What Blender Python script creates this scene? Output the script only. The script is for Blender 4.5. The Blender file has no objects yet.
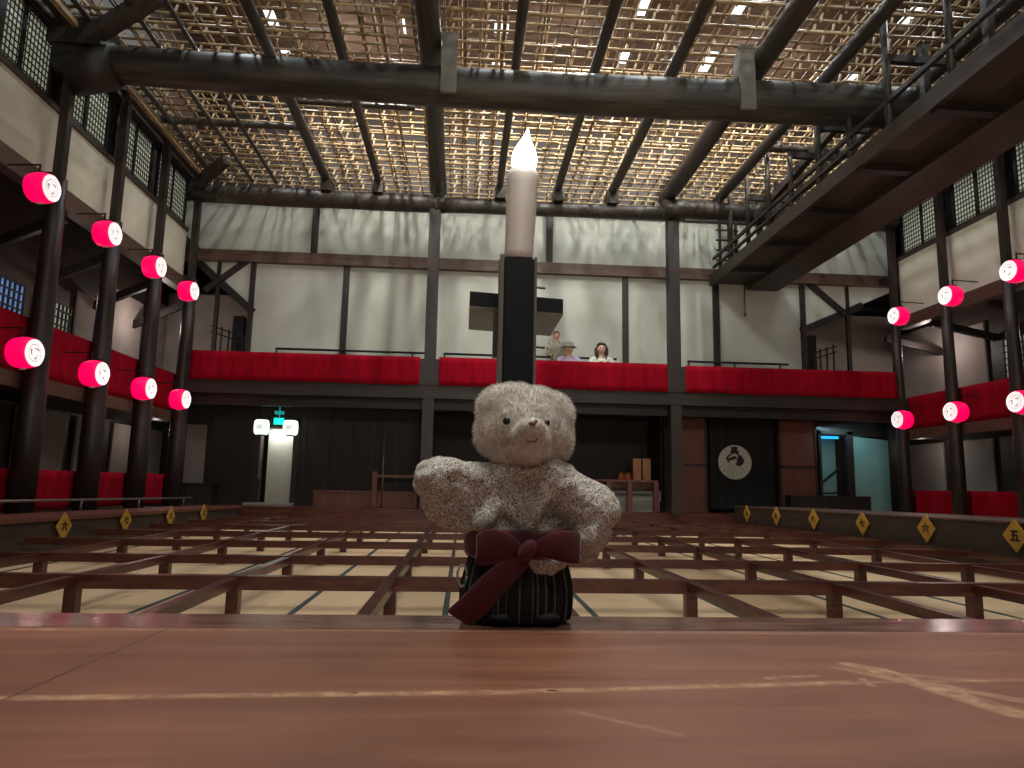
import bpy, bmesh, math, random
from mathutils import Vector, Matrix, noise
from math import sin, cos, pi, radians

random.seed(7)
S = bpy.context.scene
COL = S.collection

# ------------------------------------------------------------------ camera
cam = bpy.data.cameras.new('camera')
cam.sensor_fit = 'HORIZONTAL'; cam.sensor_width = 36
cam.lens = 700.0 / 1024 * 36
cam.clip_start = 0.02; cam.clip_end = 200
camo = bpy.data.objects.new('camera', cam); COL.objects.link(camo)
PITCH, YAW, ROLL = 0.144038, 0.066643, 0.019109
Fv = Vector((cos(PITCH)*sin(YAW), cos(PITCH)*cos(YAW), sin(PITCH)))
Rv = Vector((cos(YAW), -sin(YAW), 0)); Uv = Rv.cross(Fv)
R2 = cos(ROLL)*Rv + sin(ROLL)*Uv; U2 = -sin(ROLL)*Rv + cos(ROLL)*Uv
camo.matrix_world = Matrix(((R2.x, U2.x, -Fv.x, 0), (R2.y, U2.y, -Fv.y, 0), (R2.z, U2.z, -Fv.z, 0), (0, 0, 0, 1)))
S.camera = camo

# ------------------------------------------------------------------ view, world, lamps
S.view_settings.view_transform = 'Standard'; S.view_settings.look = 'None'
S.view_settings.exposure = 0.0; S.view_settings.gamma = 1.0
S.view_settings.use_curve_mapping = False
W = bpy.data.worlds.new('sky'); S.world = W; W.use_nodes = True
bg = W.node_tree.nodes['Background']
bg.inputs[0].default_value = (0.86, 0.95, 1.0, 1); bg.inputs[1].default_value = 2.2

def area(name, loc, target, sx, sy, power, col, spread=180):
    l = bpy.data.lights.new(name, 'AREA'); l.shape = 'RECTANGLE'; l.size = sx; l.size_y = sy
    l.energy = power; l.color = col; l.spread = radians(spread)
    o = bpy.data.objects.new(name, l); COL.objects.link(o); o.location = loc
    o.rotation_euler = (Vector(target) - Vector(loc)).to_track_quat('-Z', 'Y').to_euler()
    return o
def point(name, loc, power, col, rad=0.1):
    l = bpy.data.lights.new(name, 'POINT'); l.energy = power; l.color = col; l.shadow_soft_size = rad
    o = bpy.data.objects.new(name, l); COL.objects.link(o); o.location = loc
    return o
WARM = (1.0, 0.86, 0.68); NEUT = (1.0, 0.95, 0.85); COOL = (0.88, 0.97, 1.0)
# unseen fills added for hall and ceiling as stage lighting; top light over bear
area('stage_fill', (1.8, -3.6, 5.6), (1.8, 11, 3.2), 8.0, 0.8, 115, NEUT, 100)
area('ceiling_fill', (1.8, -1.6, 0.9), (1.8, 9, 7.4), 6.0, 0.5, 110, WARM, 110)
area('stage_top_light', (0.1, 0.35, 3.4), (0.1, 0.45, 0), 1.4, 1.0, 80, NEUT)
# lamps in the attic above the bamboo grid, shining through the narrow openings
for i, (x, y, p) in enumerate([(1.7, 10.6, 330), (-1.6, 11.4, 210), (5.2, 11.2, 210)]):
    area('attic_lamp_%d' % i, (x, y, 8.0), (x, y + 3.6, 3.5), 0.10, 1.6, p, NEUT)
for x in (-3.95, .5, 3.1, 4.85, 8.1):
    for y in (6.2, 9.6, 12.9):
        area('roof_opening_light', (x, y, 8.74), (x, y, 0), .16, .9, 62, COOL)
point('attic_fill', (1.8, 8.4, 8.1), 110, NEUT, 0.05)  # unseen points added so the attic boards show through the grid
point('attic_fill', (-2.6, 13.0, 8.1), 50, WARM, 0.05)
point('attic_fill', (6.0, 13.0, 8.1), 50, WARM, 0.05)
# unseen fills added to brighten the gallery rooms
for x in (-6.4, 10.2):
    point('gallery_fill', (x, 14.6, 3.2), 20, (1, .86, .8), 0.04)
    point('gallery_fill', (x, 15.0, 1.0), 6, (1, .86, .76), 0.03)
    point('gallery_fill', (x, 11.4, 2.9), 5, (1, .86, .8), 0.04)

# ------------------------------------------------------------------ materials
def srgb(c):
    return tuple(((v/255)/12.92 if v/255 <= .04045 else ((v/255+.055)/1.055)**2.4) for v in c) + (1,)
def newmat(name):
    m = bpy.data.materials.new(name); m.use_nodes = True
    nt = m.node_tree; b = nt.nodes['Principled BSDF']
    return m, nt, b
def nz(nt, typ, **k):
    n = nt.nodes.new(typ)
    for a, v in k.items():
        if a in n.inputs: n.inputs[a].default_value = v
        else: setattr(n, a, v)
    return n
def surf(name, c1, c2, scale=(1, 1, 1), nscale=4, rough=.6, bump=.1, detail=6, metal=0, lo=.35, hi=.65, spec=.5, sheen=0, bdist=.01):
    m, nt, b = newmat(name); L = nt.links
    tc = nz(nt, 'ShaderNodeTexCoord'); mp = nz(nt, 'ShaderNodeMapping'); mp.inputs['Scale'].default_value = scale
    L.new(tc.outputs['Object'], mp.inputs['Vector'])
    n = nz(nt, 'ShaderNodeTexNoise', Scale=nscale, Detail=detail, Roughness=.6); L.new(mp.outputs[0], n.inputs['Vector'])
    r = nz(nt, 'ShaderNodeValToRGB'); r.color_ramp.elements[0].position = lo; r.color_ramp.elements[1].position = hi
    r.color_ramp.elements[0].color = srgb(c1); r.color_ramp.elements[1].color = srgb(c2)
    L.new(n.outputs[0], r.inputs[0]); L.new(r.outputs[0], b.inputs['Base Color'])
    b.inputs['Roughness'].default_value = rough; b.inputs['Metallic'].default_value = metal
    b.inputs['Specular IOR Level'].default_value = spec
    if sheen: b.inputs['Sheen Weight'].default_value = sheen
    if bump:
        bp = nz(nt, 'ShaderNodeBump', Strength=bump, Distance=bdist); L.new(n.outputs[0], bp.inputs['Height']); L.new(bp.outputs[0], b.inputs['Normal'])
    return m
def emis(name, c, s):
    m, nt, b = newmat(name)
    b.inputs['Base Color'].default_value = srgb(c); b.inputs['Emission Color'].default_value = srgb(c); b.inputs['Emission Strength'].default_value = s
    b.inputs['Roughness'].default_value = .5
    return m
M = {}
M['dark_x'] = surf('dark_wood_along_x', (25, 20, 18), (44, 34, 31), (.6, 8, 8), 3, .55, .25)
M['dark_y'] = surf('dark_wood_along_y', (40, 33, 30), (66, 52, 45), (8, .6, 8), 3, .55, .25)
M['dark_z'] = surf('dark_wood_upright', (26, 20, 18), (48, 34, 31), (8, 8, .6), 3, .5, .25)
M['beam'] = surf('smoked_log', (38, 34, 31), (84, 76, 66), (.5, 5, 5), 2.0, .5, .35, lo=.42, hi=.8)
M['log_y'] = surf('smoked_log_rafter', (42, 38, 36), (72, 64, 58), (5, .5, 5), 2.0, .45, .3)
M['rail_brown'] = surf('brown_rail_wood', (66, 48, 40), (100, 76, 62), (.5, 8, 8), 3, .5, .2)
M['partition'] = surf('polished_partition_wood', (56, 27, 22), (90, 48, 38), (1.2, 1.2, 6), 3, .3, .12, spec=.6)
M['panel'] = surf('reddish_door_board', (88, 50, 40), (112, 66, 52), (9, 9, .5), 3, .5, .15)
M['plaster'] = surf('aged_white_plaster', (180, 184, 174), (196, 199, 190), (1, 1, .7), .9, .85, .05)
M['plaster_side'] = surf('cream_side_plaster', (198, 196, 178), (212, 209, 193), (1, 1, 1), 1.2, .85, .05)
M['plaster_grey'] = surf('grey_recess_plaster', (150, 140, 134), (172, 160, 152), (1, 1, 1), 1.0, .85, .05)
M['tatami'] = surf('pale_tatami', (226, 192, 150), (238, 206, 166), (40, 2, 2), 6, .65, .08)
M['heri'] = surf('teal_tatami_edging', (56, 70, 72), (72, 84, 84), (1, 1, 1), 20, .8, .05)
M['red'] = surf('crimson_felt_cloth', (124, 3, 24), (150, 6, 32), (3, 3, .6), 2.5, .9, .15, spec=.1)
M['bamboo_x'] = surf('tan_bamboo', (120, 92, 66), (196, 172, 130), (3, 12, 12), 1.6, .45, .1)
M['bamboo_y'] = surf('brown_bamboo', (96, 72, 54), (170, 144, 106), (12, 3, 12), 1.6, .5, .1)
M['roof'] = surf('attic_boards', (58, 44, 38), (98, 78, 68), (1, 6, 1), 2, .8, .1)
M['dim'] = surf('dark_back_boards', (24, 17, 16), (40, 28, 25), (8, 8, .6), 3, .7, .2)
M['black'] = surf('matt_black', (16, 15, 15), (24, 23, 22), (1, 1, 1), 8, .6, .05)
M['navy'] = surf('blue_black_lacquer', (15, 20, 27), (20, 26, 34), (1, 1, 1), 30, .55, .04, spec=.15)
M['greyboard'] = surf('grey_underside_board', (98, 96, 90), (110, 108, 100), (1, 1, 1), 40, .8, .05)
M['noren'] = surf('black_curtain_cloth', (14, 14, 15), (22, 22, 23), (8, 8, .5), 3, .9, .3, bdist=.03)
M['crest'] = surf('off_white_crest_dye', (176, 176, 164), (190, 190, 180), (1, 1, 1), 30, .9, .02)
M['ltwood'] = surf('pale_wood_box', (176, 122, 84), (200, 146, 104), (6, 6, 1), 4, .6, .1)
M['grey_m'] = surf('grey_counter_top', (120, 124, 118), (136, 138, 130), (1, 1, 1), 4, .7, .05)
M['teal'] = surf('pale_teal_wall', (120, 158, 156), (132, 170, 168), (1, 1, 1), 1, .8, .03)
M['pipe'] = surf('grey_metal_tube', (120, 112, 104), (138, 128, 118), (1, 1, 1), 9, .35, .03, metal=.6)
M['orangey'] = surf('orange_trinket', (170, 88, 50), (190, 110, 66), (1, 1, 1), 20, .6, .05)
M['yellow'] = surf('golden_number_board', (166, 124, 46), (188, 146, 60), (1, 1, 1), 8, .5, .05)
M['ink'] = surf('black_ink', (12, 12, 12), (18, 18, 18), (1, 1, 1), 8, .6, 0)
M['lantern_red'] = emis('glowing_red_paper', (246, 0, 86), 1.0)
M['lantern_white'] = emis('glowing_white_paper', (228, 236, 236), .72)
M['lantern_crest'] = emis('grey_crest_ink', (150, 150, 150), .35)
M['lamp_white'] = emis('glowing_white_globe', (236, 255, 240), 1.3)
M['exit'] = emis('exit_sign_green', (0, 235, 215), 1.5)
M['exit2'] = emis('exit_sign_reflection', (10, 150, 150), .7)
M['blue_tube'] = emis('blue_light_strip', (40, 170, 235), 1.6)
M['windowglow'] = emis('daylit_paper', (205, 212, 192), .24)
M['windowblue'] = emis('blue_daylit_paper', (120, 160, 225), .4)
M['flame'] = emis('flame_bulb_glow', (255, 250, 240), 5.0)

# ------------------------------------------------------------------ mesh helpers
class MB:
    def __init__(s): s.bm = bmesh.new(); s.mi = 0
    def box(s, x0, x1, y0, y1, z0, z1, mi=0):
        vs = [s.bm.verts.new(p) for p in [(x0,y0,z0),(x1,y0,z0),(x1,y1,z0),(x0,y1,z0),(x0,y0,z1),(x1,y0,z1),(x1,y1,z1),(x0,y1,z1)]]
        for f in [(3,2,1,0),(4,5,6,7),(0,1,5,4),(1,2,6,5),(2,3,7,6),(3,0,4,7)]:
            fc = s.bm.faces.new([vs[i] for i in f]); fc.material_index = mi
        return s
    def bar(s, a, b, w, h, up=(0, 0, 1), mi=0):
        a = Vector(a); b = Vector(b); d = (b-a).normalized(); up = Vector(up)
        if abs(d.dot(up)) > .98: up = Vector((0, 1, 0))
        r = d.cross(up).normalized(); u = r.cross(d)
        vs = [s.bm.verts.new(p + r*i*w/2 + u*j*h/2) for p in (a, b) for i, j in ((-1,-1),(1,-1),(1,1),(-1,1))]
        for f in [(0,1,2,3),(7,6,5,4),(0,4,5,1),(1,5,6,2),(2,6,7,3),(3,7,4,0)]:
            fc = s.bm.faces.new([vs[i] for i in f]); fc.material_index = mi
        return s
    def tube(s, pts, rads, n=8, cap=True, mi=0, smooth=True):
        pts = [Vector(p) for p in pts]
        if not isinstance(rads, (list, tuple)): rads = [rads]*len(pts)
        rings = []
        up = Vector((0, 0, 1))
        for i, p in enumerate(pts):
            d = (pts[min(i+1, len(pts)-1)] - pts[max(i-1, 0)]).normalized()
            u0 = up if abs(d.dot(up)) < .95 else Vector((1, 0, 0))
            r = d.cross(u0).normalized(); u = r.cross(d)
            rings.append([s.bm.verts.new(p + (r*cos(2*pi*k/n) + u*sin(2*pi*k/n))*rads[i]) for k in range(n)])
        for a, b in zip(rings, rings[1:]):
            for k in range(n):
                f = s.bm.faces.new([a[k], a[(k+1)%n], b[(k+1)%n], b[k]]); f.smooth = smooth; f.material_index = mi
        if cap:
            f = s.bm.faces.new(rings[0][::-1]); f.material_index = mi
            f = s.bm.faces.new(rings[-1]); f.material_index = mi
        return s
    def ball(s, c, r, sub=2, mi=0, rot=None):
        m = Matrix.Translation(c) @ (rot or Matrix()) @ Matrix.Diagonal((*((r,)*3 if isinstance(r, (int, float)) else r), 1))
        g = bmesh.ops.create_icosphere(s.bm, subdivisions=sub, radius=1, matrix=m)
        for v in g['verts']:
            for f in v.link_faces: f.smooth = True; f.material_index = mi
        return s
    def poly(s, pts, n=(0, -1, 0), t=.01, mi=0):
        """flat outline extruded by t along n (both ends closed)"""
        n = Vector(n); a = [s.bm.verts.new(Vector(p)) for p in pts]; b = [s.bm.verts.new(Vector(p)+n*t) for p in pts]
        k = len(pts)
        fs = [s.bm.faces.new(a), s.bm.faces.new(b[::-1])] + [s.bm.faces.new([a[i], b[i], b[(i+1)%k], a[(i+1)%k]]) for i in range(k)]
        for f in fs: f.material_index = mi
        return s
    def build(s, name, mats, parent=None, origin=None):
        bmesh.ops.recalc_face_normals(s.bm, faces=s.bm.faces)
        me = bpy.data.meshes.new(name)
        off = Vector(origin) if origin is not None else None
        if off is None and parent is None:
            xs = [v.co for v in s.bm.verts]
            off = Vector(((min(v.x for v in xs)+max(v.x for v in xs))/2, (min(v.y for v in xs)+max(v.y for v in xs))/2, min(v.z for v in xs)))
        if parent is not None: off = wloc(parent)
        for v in s.bm.verts: v.co -= off
        s.bm.to_mesh(me); s.bm.free()
        for m in (mats if isinstance(mats, (list, tuple)) else [mats]): me.materials.append(m)
        o = bpy.data.objects.new(name, me); COL.objects.link(o)
        if parent is not None: o.parent = parent
        else: o.location = off
        return o
def wloc(o):
    l = Vector(o.location)
    while o.parent: o = o.parent; l = l + Vector(o.location)
    return l
def tag(o, label=None, cat=None, group=None, kind=None):
    if label: o['label'] = label
    if cat: o['category'] = cat
    if group: o['group'] = group
    if kind: o['kind'] = kind
    return o
def empty(name, loc, label, cat, group=None):
    o = bpy.data.objects.new(name, None); COL.objects.link(o); o.location = loc; o.empty_display_size = .05
    return tag(o, label, cat, group)
def struct(name, mb, m, label=None):
    o = mb.build(name, m); o['kind'] = 'structure'
    if label: o['label'] = label
    return o
def copy_tree(o, parent=None):
    c = o.copy(); COL.objects.link(c); c.parent = parent
    for ch in list(o.children): copy_tree(ch, c)
    return c
tn = [0]
def trim(mb, m, label=None):
    tn[0] += 1
    return struct('trim_%d' % tn[0], mb, m, label)

# ------------------------------------------------------------------ room shell
XL, XR = -5.8, 9.4           # faces of the side walls
YB = 15.2                    # back wall
ZF, ZC = -.84, -.5           # tatami floor, corridor floor
Y0 = -5.0
struct('floor', MB().box(-5.2, 9.3, .75, 14.35, ZF-.1, ZF), M['tatami'])
# corridor floor at the back and under the side galleries
struct('floor_back', MB().box(-7.2, 11, 14.35, 17.1, ZC-.4, ZC), M['partition'])
struct('floor_left', MB().box(-7.2, -5.25, .7, 14.35, ZC-.4, ZC-.02), M['dark_y'])
struct('floor_right', MB().box(9.3, 11, .7, 14.35, ZC-.4, ZC-.02), M['dark_y'])
# teal edging on the mats
xs_rail = [.54 + .985*i for i in range(-4, 5)]
m = MB()
for i in range(-5, 5):
    x = .54 + .985*(i+.36)
    if x > -4.3: m.box(x-.02, x+.02, .8, 14.3, ZF, ZF+.004)
o = m.build('mat_edging', M['heri']); o['kind'] = 'structure'; o.name = 'trim_edging'

# far shell: side walls, stage house, outer roof
struct('wall_left', MB().box(-7.3, -7.1, Y0, 17.2, -1, 9.0), M['dark_y'])
struct('wall_right', MB().box(10.9, 11.1, Y0, 17.2, -1, 9.0), M['dark_y'])
struct('wall_rear', MB().box(-7.3, 11.1, Y0-.2, Y0, -1, 9.0), M['dark_x'])
struct('wall_back', MB().box(-7.3, 11.1, 17.0, 17.2, -1, 9.0), M['dark_x'])
# attic roof with long narrow openings that let the daylight in
slots = [(-3.95, .24), (.5, .28), (3.1, .22), (4.85, .28), (8.1, .3), (-1.4, .06)]
edges = [-7.3]
for c, w in sorted(slots): edges += [c-w/2, c+w/2]
edges.append(11.1)
m = MB()
for i in range(0, len(edges), 2): m.box(edges[i], edges[i+1], Y0, 17.2, 8.8, 8.9)
for c, w in slots:            # battens crossing the openings
    y = 6.0
    while y < 17:
        y2 = y + random.uniform(.5, 1.6); m.box(c-w/2, c+w/2, y, y2, 8.8, 8.9); y = y2 + random.uniform(.35, 1.0)
    m.box(c-w/2, c+w/2, Y0, 6.0, 8.8, 8.9)
struct('ceiling_roof', m, M['roof'])

# ------------------------------------------------------------------ back wall (plaster between dark posts)
wall = MB()
wall.box(XL-.5, XR+.6, YB, YB+.12, 4.95, 6.12)                      # upper strip
wall.box(-4.70, 7.66, YB, YB+.12, 2.4, 4.95)                       # lower main
# sloped pieces above the two corner openings
wall.poly([(-4.7, YB, 4.95), (-6.1, YB, 4.95), (-5.9, YB, 4.75), (-4.7, YB, 3.62)], (0, 1, 0), .12)
wall.poly([(7.66, YB, 4.95), (9.8, YB, 4.95), (9.8, YB, 4.62), (7.66, YB, 3.66)], (0, 1, 0), .12)
struct('wall_back_upper', wall, M['plaster'])
struct('wall_back_above', MB().box(XL-.5, XR+.6, YB-.05, YB+.12, 6.12, 9.0), M['dark_x'])
# grey plaster in the recess behind the balcony corners
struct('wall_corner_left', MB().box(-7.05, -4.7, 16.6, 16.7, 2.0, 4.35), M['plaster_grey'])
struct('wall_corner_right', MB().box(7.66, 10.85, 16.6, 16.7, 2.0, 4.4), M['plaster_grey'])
# mid rail, sill and posts of the back wall
trim(MB().box(-6.2, 9.95, YB-.14, YB+.02, 4.72, 4.97), M['rail_brown'])
trim(MB().box(-4.75, 7.7, YB-.08, YB, 2.62, 2.70), M['dark_x'])
for x, w, z0, z1 in [(-3.43, .14, 4.95, 6.3), (1.80, .15, 4.95, 6.3), (6.0, .1, 4.95, 6.3), (7.12, .14, 4.95, 6.0),
                 (-2.69, .13, 2.4, 4.75), (3.54, .13, 2.4, 4.75), (5.63, .14, 2.4, 4.75)]:
    trim(MB().box(x-w/2, x+w/2, YB-.07, YB+.01, z0, z1), M['dark_z'])
for s, xe, xb in ((1, -4.70, -5.44), (-1, 7.66, 8.75)):
    trim(MB().box(xe-.05, xe+.05, YB-.09, YB+.1, 1.9, 4.75), M['dark_z'])
    trim(MB().box(xb-.04, xb+.04, YB-.03, YB+.05, 2.4, 4.75), M['dark_z'])
    trim(MB().bar((xe+s*.05, YB+.03, 3.62), (xe-s*1.45, YB+.03, 4.92 if s > 0 else 4.28), .12, .16), M['black'])   # sloping gallery roof edge
    trim(MB().bar((xe-s*.05, YB-.04, 4.85), (xe-s*1.0, YB-.04, 4.05), .1, .12), M['dark_x'])        # brace
    trim(MB().box(xe-s*.35-.12, xe-s*.35+.12, YB+.3, YB+.5, 2.0, 3.6), M['black'])
    # low fence in the corner opening
    f = MB()
    for k in range(5): f.bar((xe-s*(.18+.16*k), YB+.2, 2.0), (xe-s*(.18+.16*k), YB+.2, 3.14+.06*k), .03, .03)
    for z in (2.95, 3.08): f.bar((xe-s*.1, YB+.2, z), (xe-s*.9, YB+.2, z+.26), .03, .03)
    tag(f.build('corner_fence', M['dark_x']), 'small dark wooden slat fence in the %s corner opening above the balcony' % ('left' if s > 0 else 'right'), 'fence')
# dark roof slabs of the galleries closing the corner openings from above
struct('ceiling_left', MB().box(-7.1, -5.86, Y0, 17.0, 4.9, 5.0), M['black'])
struct('ceiling_right', MB().box(9.46, 10.9, Y0, 17.0, 4.75, 4.85), M['black'])

# balcony at the back
struct('floor_balcony', MB().box(-7.05, 10.85, 14.2, 17.0, 1.78, 1.95), M['dark_x'])
trim(MB().box(-5.7, 9.3, 14.02, 14.2, 1.70, 1.97), M['dark_x'])
trim(MB().box(-5.7, 9.3, 14.3, 14.5, 1.50, 1.78), M['dark_x'])
# lower wall of dark boards beneath the balcony
lw = MB()
for a, b in [(-5.3, -4.42), (-3.58, -.9), (4.4, 4.66)]:
    lw.box(a, b, YB, YB+.1, ZC, 1.78)
lw.box(-.9, 4.4, YB+1.2, YB+1.3, ZC, 1.78)
lw.box(-4.42, -3.58, YB, YB+.1, 1.16, 1.78)
lw.box(4.66, 9.7, YB, YB+.1, 1.62, 1.78)
lw.box(-.95, -.85, YB, YB+1.3, ZC, 1.78)
lw.box(4.35, 4.45, YB+.1, YB+1.3, ZC, 1.78)
struct('wall_back_lower', lw, M['dim'])
x = -3.4
while x < -1.0:
    trim(MB().box(x, x+.05, YB-.03, YB, ZC, 1.6), M['black']); x += .48
# brown sliding boards either side of the curtain
for n, (a, b) in enumerate([(4.66, 5.36), (6.98, 7.86)]):
    d = MB().box(a, b, YB-.02, YB+.08, ZC, 1.60)
    st = d.build('door_%d' % (n+2), M['panel']); st['kind'] = 'structure'
    MB().box(a, a+.05, YB-.04, YB-.02, ZC, 1.6).box(b-.05, b, YB-.04, YB-.02, ZC, 1.6).box(a, b, YB-.04, YB-.02, .5, .55).build('door_frame', M['dark_z'], st)
# bright doorway on the left
d = MB().box(-4.22, -3.66, YB+.3, YB+.34, ZC, 1.16)
st = d.build('door_1', M['crest']); st['kind'] = 'structure'
MB().box(-4.42, -4.27, YB-.03, YB+.12, ZC, 1.3).box(-3.62, -3.5, YB-.03, YB+.12, ZC, 1.3).box(-4.42, -3.5, YB-.03, YB+.12, 1.16, 1.3).build('door_frame', M['dark_z'], st)
MB().box(-4.30, -4.27, YB-.06, YB-.03, .05, 1.0).build('door_pull', M['pipe'], st)
MB().box(-4.5, -3.5, YB-.3, YB+.1, ZC, ZC+.05).build('door_step', M['grey_m'], st)
area('doorway_light', (-3.95, YB+.14, 1.12), (-3.95, YB+.26, -.5), .5, .06, 7, (1, 1, .94))
# right: teal lit stair window and pale teal wall
st = MB().box(7.95, 8.6, YB+.55, YB+.6, ZC, 1.3).build('window_1', M['teal']); st['kind'] = 'structure'
fr = MB().box(7.90, 7.96, YB-.05, YB+.05, ZC, 1.34).box(8.56, 8.7, YB-.05, YB+.05, ZC, 1.34).box(7.9, 8.7, YB-.05, YB+.05, 1.27, 1.40)
fr.bar((8.0, YB+.3, .1), (8.58, YB+.3, .55), .03, .05)
fr.bar((8.0, YB+.3, -.05), (8.58, YB+.3, -.02), .03, .04)
fr.build('window_frame', M['dark_z'], st)
MB().box(7.97, 8.56, YB+.3, YB+.34, 1.2, 1.26).build('light_strip', M['blue_tube'], st)
struct('wall_teal', MB().poly([(8.72, YB, ZC), (9.62, YB, ZC), (9.6, YB, 1.16), (8.72, YB, 1.24)], (0, 1, 0), .1), M['teal'])
trim(MB().box(9.54, 9.8, YB-.05, YB+.1, ZC, 1.7), M['dark_z'])
struct('wall_back_right', MB().box(7.86, 9.7, YB, YB+.1, 1.24, 1.7).box(7.86, 8.72, YB+.7, YB+.8, ZC, 1.3), M['black'])
area('stair_light', (8.4, YB-.35, 1.42), (8.7, YB+.1, 0), 1.3, .1, 6, (.45, .9, 1))
# low boxed counters at the back
m = MB().box(-3.1, -.95, 14.98, 15.12, ZC, -.2); m.box(-3.12, -.93, 14.95, 15.13, -.2, -.17)
for k in range(9): m.box(-3.05+.25*k, -3.03+.25*k, 14.965, 14.98, ZC, -.2)
tag(m.build('low_counter', M['panel']), 'low brown wooden counter against the dark back wall, left of the bear', 'counter')
m = MB().box(7.0, 8.75, 14.7, 14.95, ZC, -.12); m.box(6.98, 8.77, 14.68, 14.97, -.12, -.09)
for k in range(14): m.box(7.05+.13*k, 7.07+.13*k, 14.68, 14.7, ZC, -.12)
tag(m.build('low_counter', M['dark_x']), 'low dark slatted counter below the blue-lit stair window', 'counter')
m = MB().box(-6.6, -5.1, 14.8, 15.1, ZC, -.1)
for k in range(12): m.box(-6.55+.12*k, -6.53+.12*k, 14.78, 14.8, ZC, -.1)
m.box(-6.65, -5.05, 14.77, 15.12, -.1, -.07)
tag(m.build('low_counter', M['dark_x']), 'low dark counter in the far left corner under the gallery', 'counter')

# curtain with crane crest
t = empty('curtain', (6.12, YB-.03, ZC), 'long black curtain with a round white crane crest in the back doorway', 'curtain')
m = MB(); n = 60
for i in range(n):
    x0 = 5.40+1.46*i/n; x1 = 5.40+1.46*(i+1)/n
    y0 = YB-.05+.012*sin(i*.9); y1 = YB-.05+.012*sin((i+1)*.9)
    vs = [m.bm.verts.new(p) for p in [(x0,y0,-.42),(x1,y1,-.42),(x1,y1,1.6),(x0,y0,1.6),(x0,y0+.012,-.42),(x1,y1+.012,-.42),(x1,y1+.012,1.6),(x0,y0+.012,1.6)]]
    for f in [(0,1,2,3),(7,6,5,4),(0,4,5,1),(3,2,6,7)]: m.bm.faces.new([vs[k] for k in f])
m.build('cloth', M['noren'], t)
MB().tube([(5.36, YB-.08, 1.58), (6.9, YB-.08, 1.58)], .02).build('curtain_rod', M['dark_x'], t)
cx, cz, R = 5.96, .60, .375
m = MB(); yc = YB-.075
m.poly([(cx+R*cos(2*pi*k/48), yc, cz+R*sin(2*pi*k/48)) for k in range(48)], (0, -1, 0), .004)
cr = m.build('crest', M['crest'], t)
m = MB(); y2 = yc-.005
# dark field above the folded wings
m.poly([(cx+R*px, y2, cz+R*pz) for px, pz in [(-.55,.22),(-.40,.42),(-.22,.50),(-.30,.62),(-.18,.72),(-.25,.86),(0,.95),(.22,.86),(.12,.72),(.28,.62),(.2,.48),(.42,.38),(.56,.12),(.50,-.08),(.30,-.24),(.10,-.2),(.02,-.05),(-.2,.02),(-.42,-.05),(-.46,.1)]], (0,-1,0), .003)
m.build('crest_dark_field', M['ink'], cr)
m = MB(); y3 = yc-.011
def curve(pts, w): 
    for a, b in zip(pts, pts[1:]): m.bar((cx+R*a[0], y3, cz+R*a[1]), (cx+R*b[0], y3, cz+R*b[1]), .003, w*R, up=(0, 0, 1) if abs(b[0]-a[0]) > abs(b[1]-a[1])*.2 else (1, 0, 0))
m.tube([(cx+R*a, y3, cz+R*b) for a, b in [(-.3,-.1),(-.12,-.02),(.06,.10),(.14,.26),(.10,.40),(-.02,.45),(-.14,.40),(-.28,.32),(-.42,.22)]], [R*.2,R*.17,R*.11,R*.075,R*.07,R*.075,R*.07,R*.04,R*.012], 8)
for v in m.bm.verts: v.co.y = y3 + (v.co.y-y3)*.12
m.build('crane_neck', M['crest'], cr)
m = MB()
for k in range(15):
    a = radians(200 + k*21 - 10)
    if 60 < (math.degrees(a) % 360) < 120: continue
    r0 = .62 if k % 2 else .55
    m.bar((cx+R*r0*cos(a), y2-.001, cz+R*r0*sin(a)), (cx+R*.97*cos(a+.12), y2-.001, cz+R*.97*sin(a+.12)), .003, .006, up=(0, 1, 0))
for k in range(9):
    m.bar((cx+R*(-.4+.1*k), y2-.001, cz-R*.25), (cx+R*(-.5+.125*k), y2-.001, cz-R*.6), .004, .003, up=(0, 1, 0))
m.build('crest_feather_lines', M['ink'], cr)

# hanging exit sign; its reflection above is put in as a glowing bar
t = empty('exit_sign', (-3.8, 14.6, 1.15), 'small glowing green exit sign above the white doorway', 'sign')
MB().box(-3.92, -3.68, 14.62, 14.68, 1.13, 1.30).build('sign_box', M['black'], t)
MB().box(-3.90, -3.70, 14.61, 14.62, 1.15, 1.28).build('sign_panel', M['exit'], t)
m = MB()   # running figure
for a, b in [((-3.80, 1.245), (-3.81, 1.205)), ((-3.81, 1.205), (-3.85, 1.175)), ((-3.81, 1.205), (-3.775, 1.18)), ((-3.775, 1.18), (-3.77, 1.16)), ((-3.80, 1.235), (-3.77, 1.215)), ((-3.80, 1.235), (-3.835, 1.23))]:
    m.bar((a[0], 14.606, a[1]), (b[0], 14.606, b[1]), .006, .012, up=(0, 1, 0))
m.ball((-3.795, 14.606, 1.258), .011, 1)
m.build('running_figure', M['crest'], t)
MB().box(-3.88, -3.72, 14.55, 14.7, 1.36, 1.42).bar((-3.8, 14.63, 1.3), (-3.8, 14.63, 1.79), .02, .02).build('hanger_and_reflection', M['exit2'], t)

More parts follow.
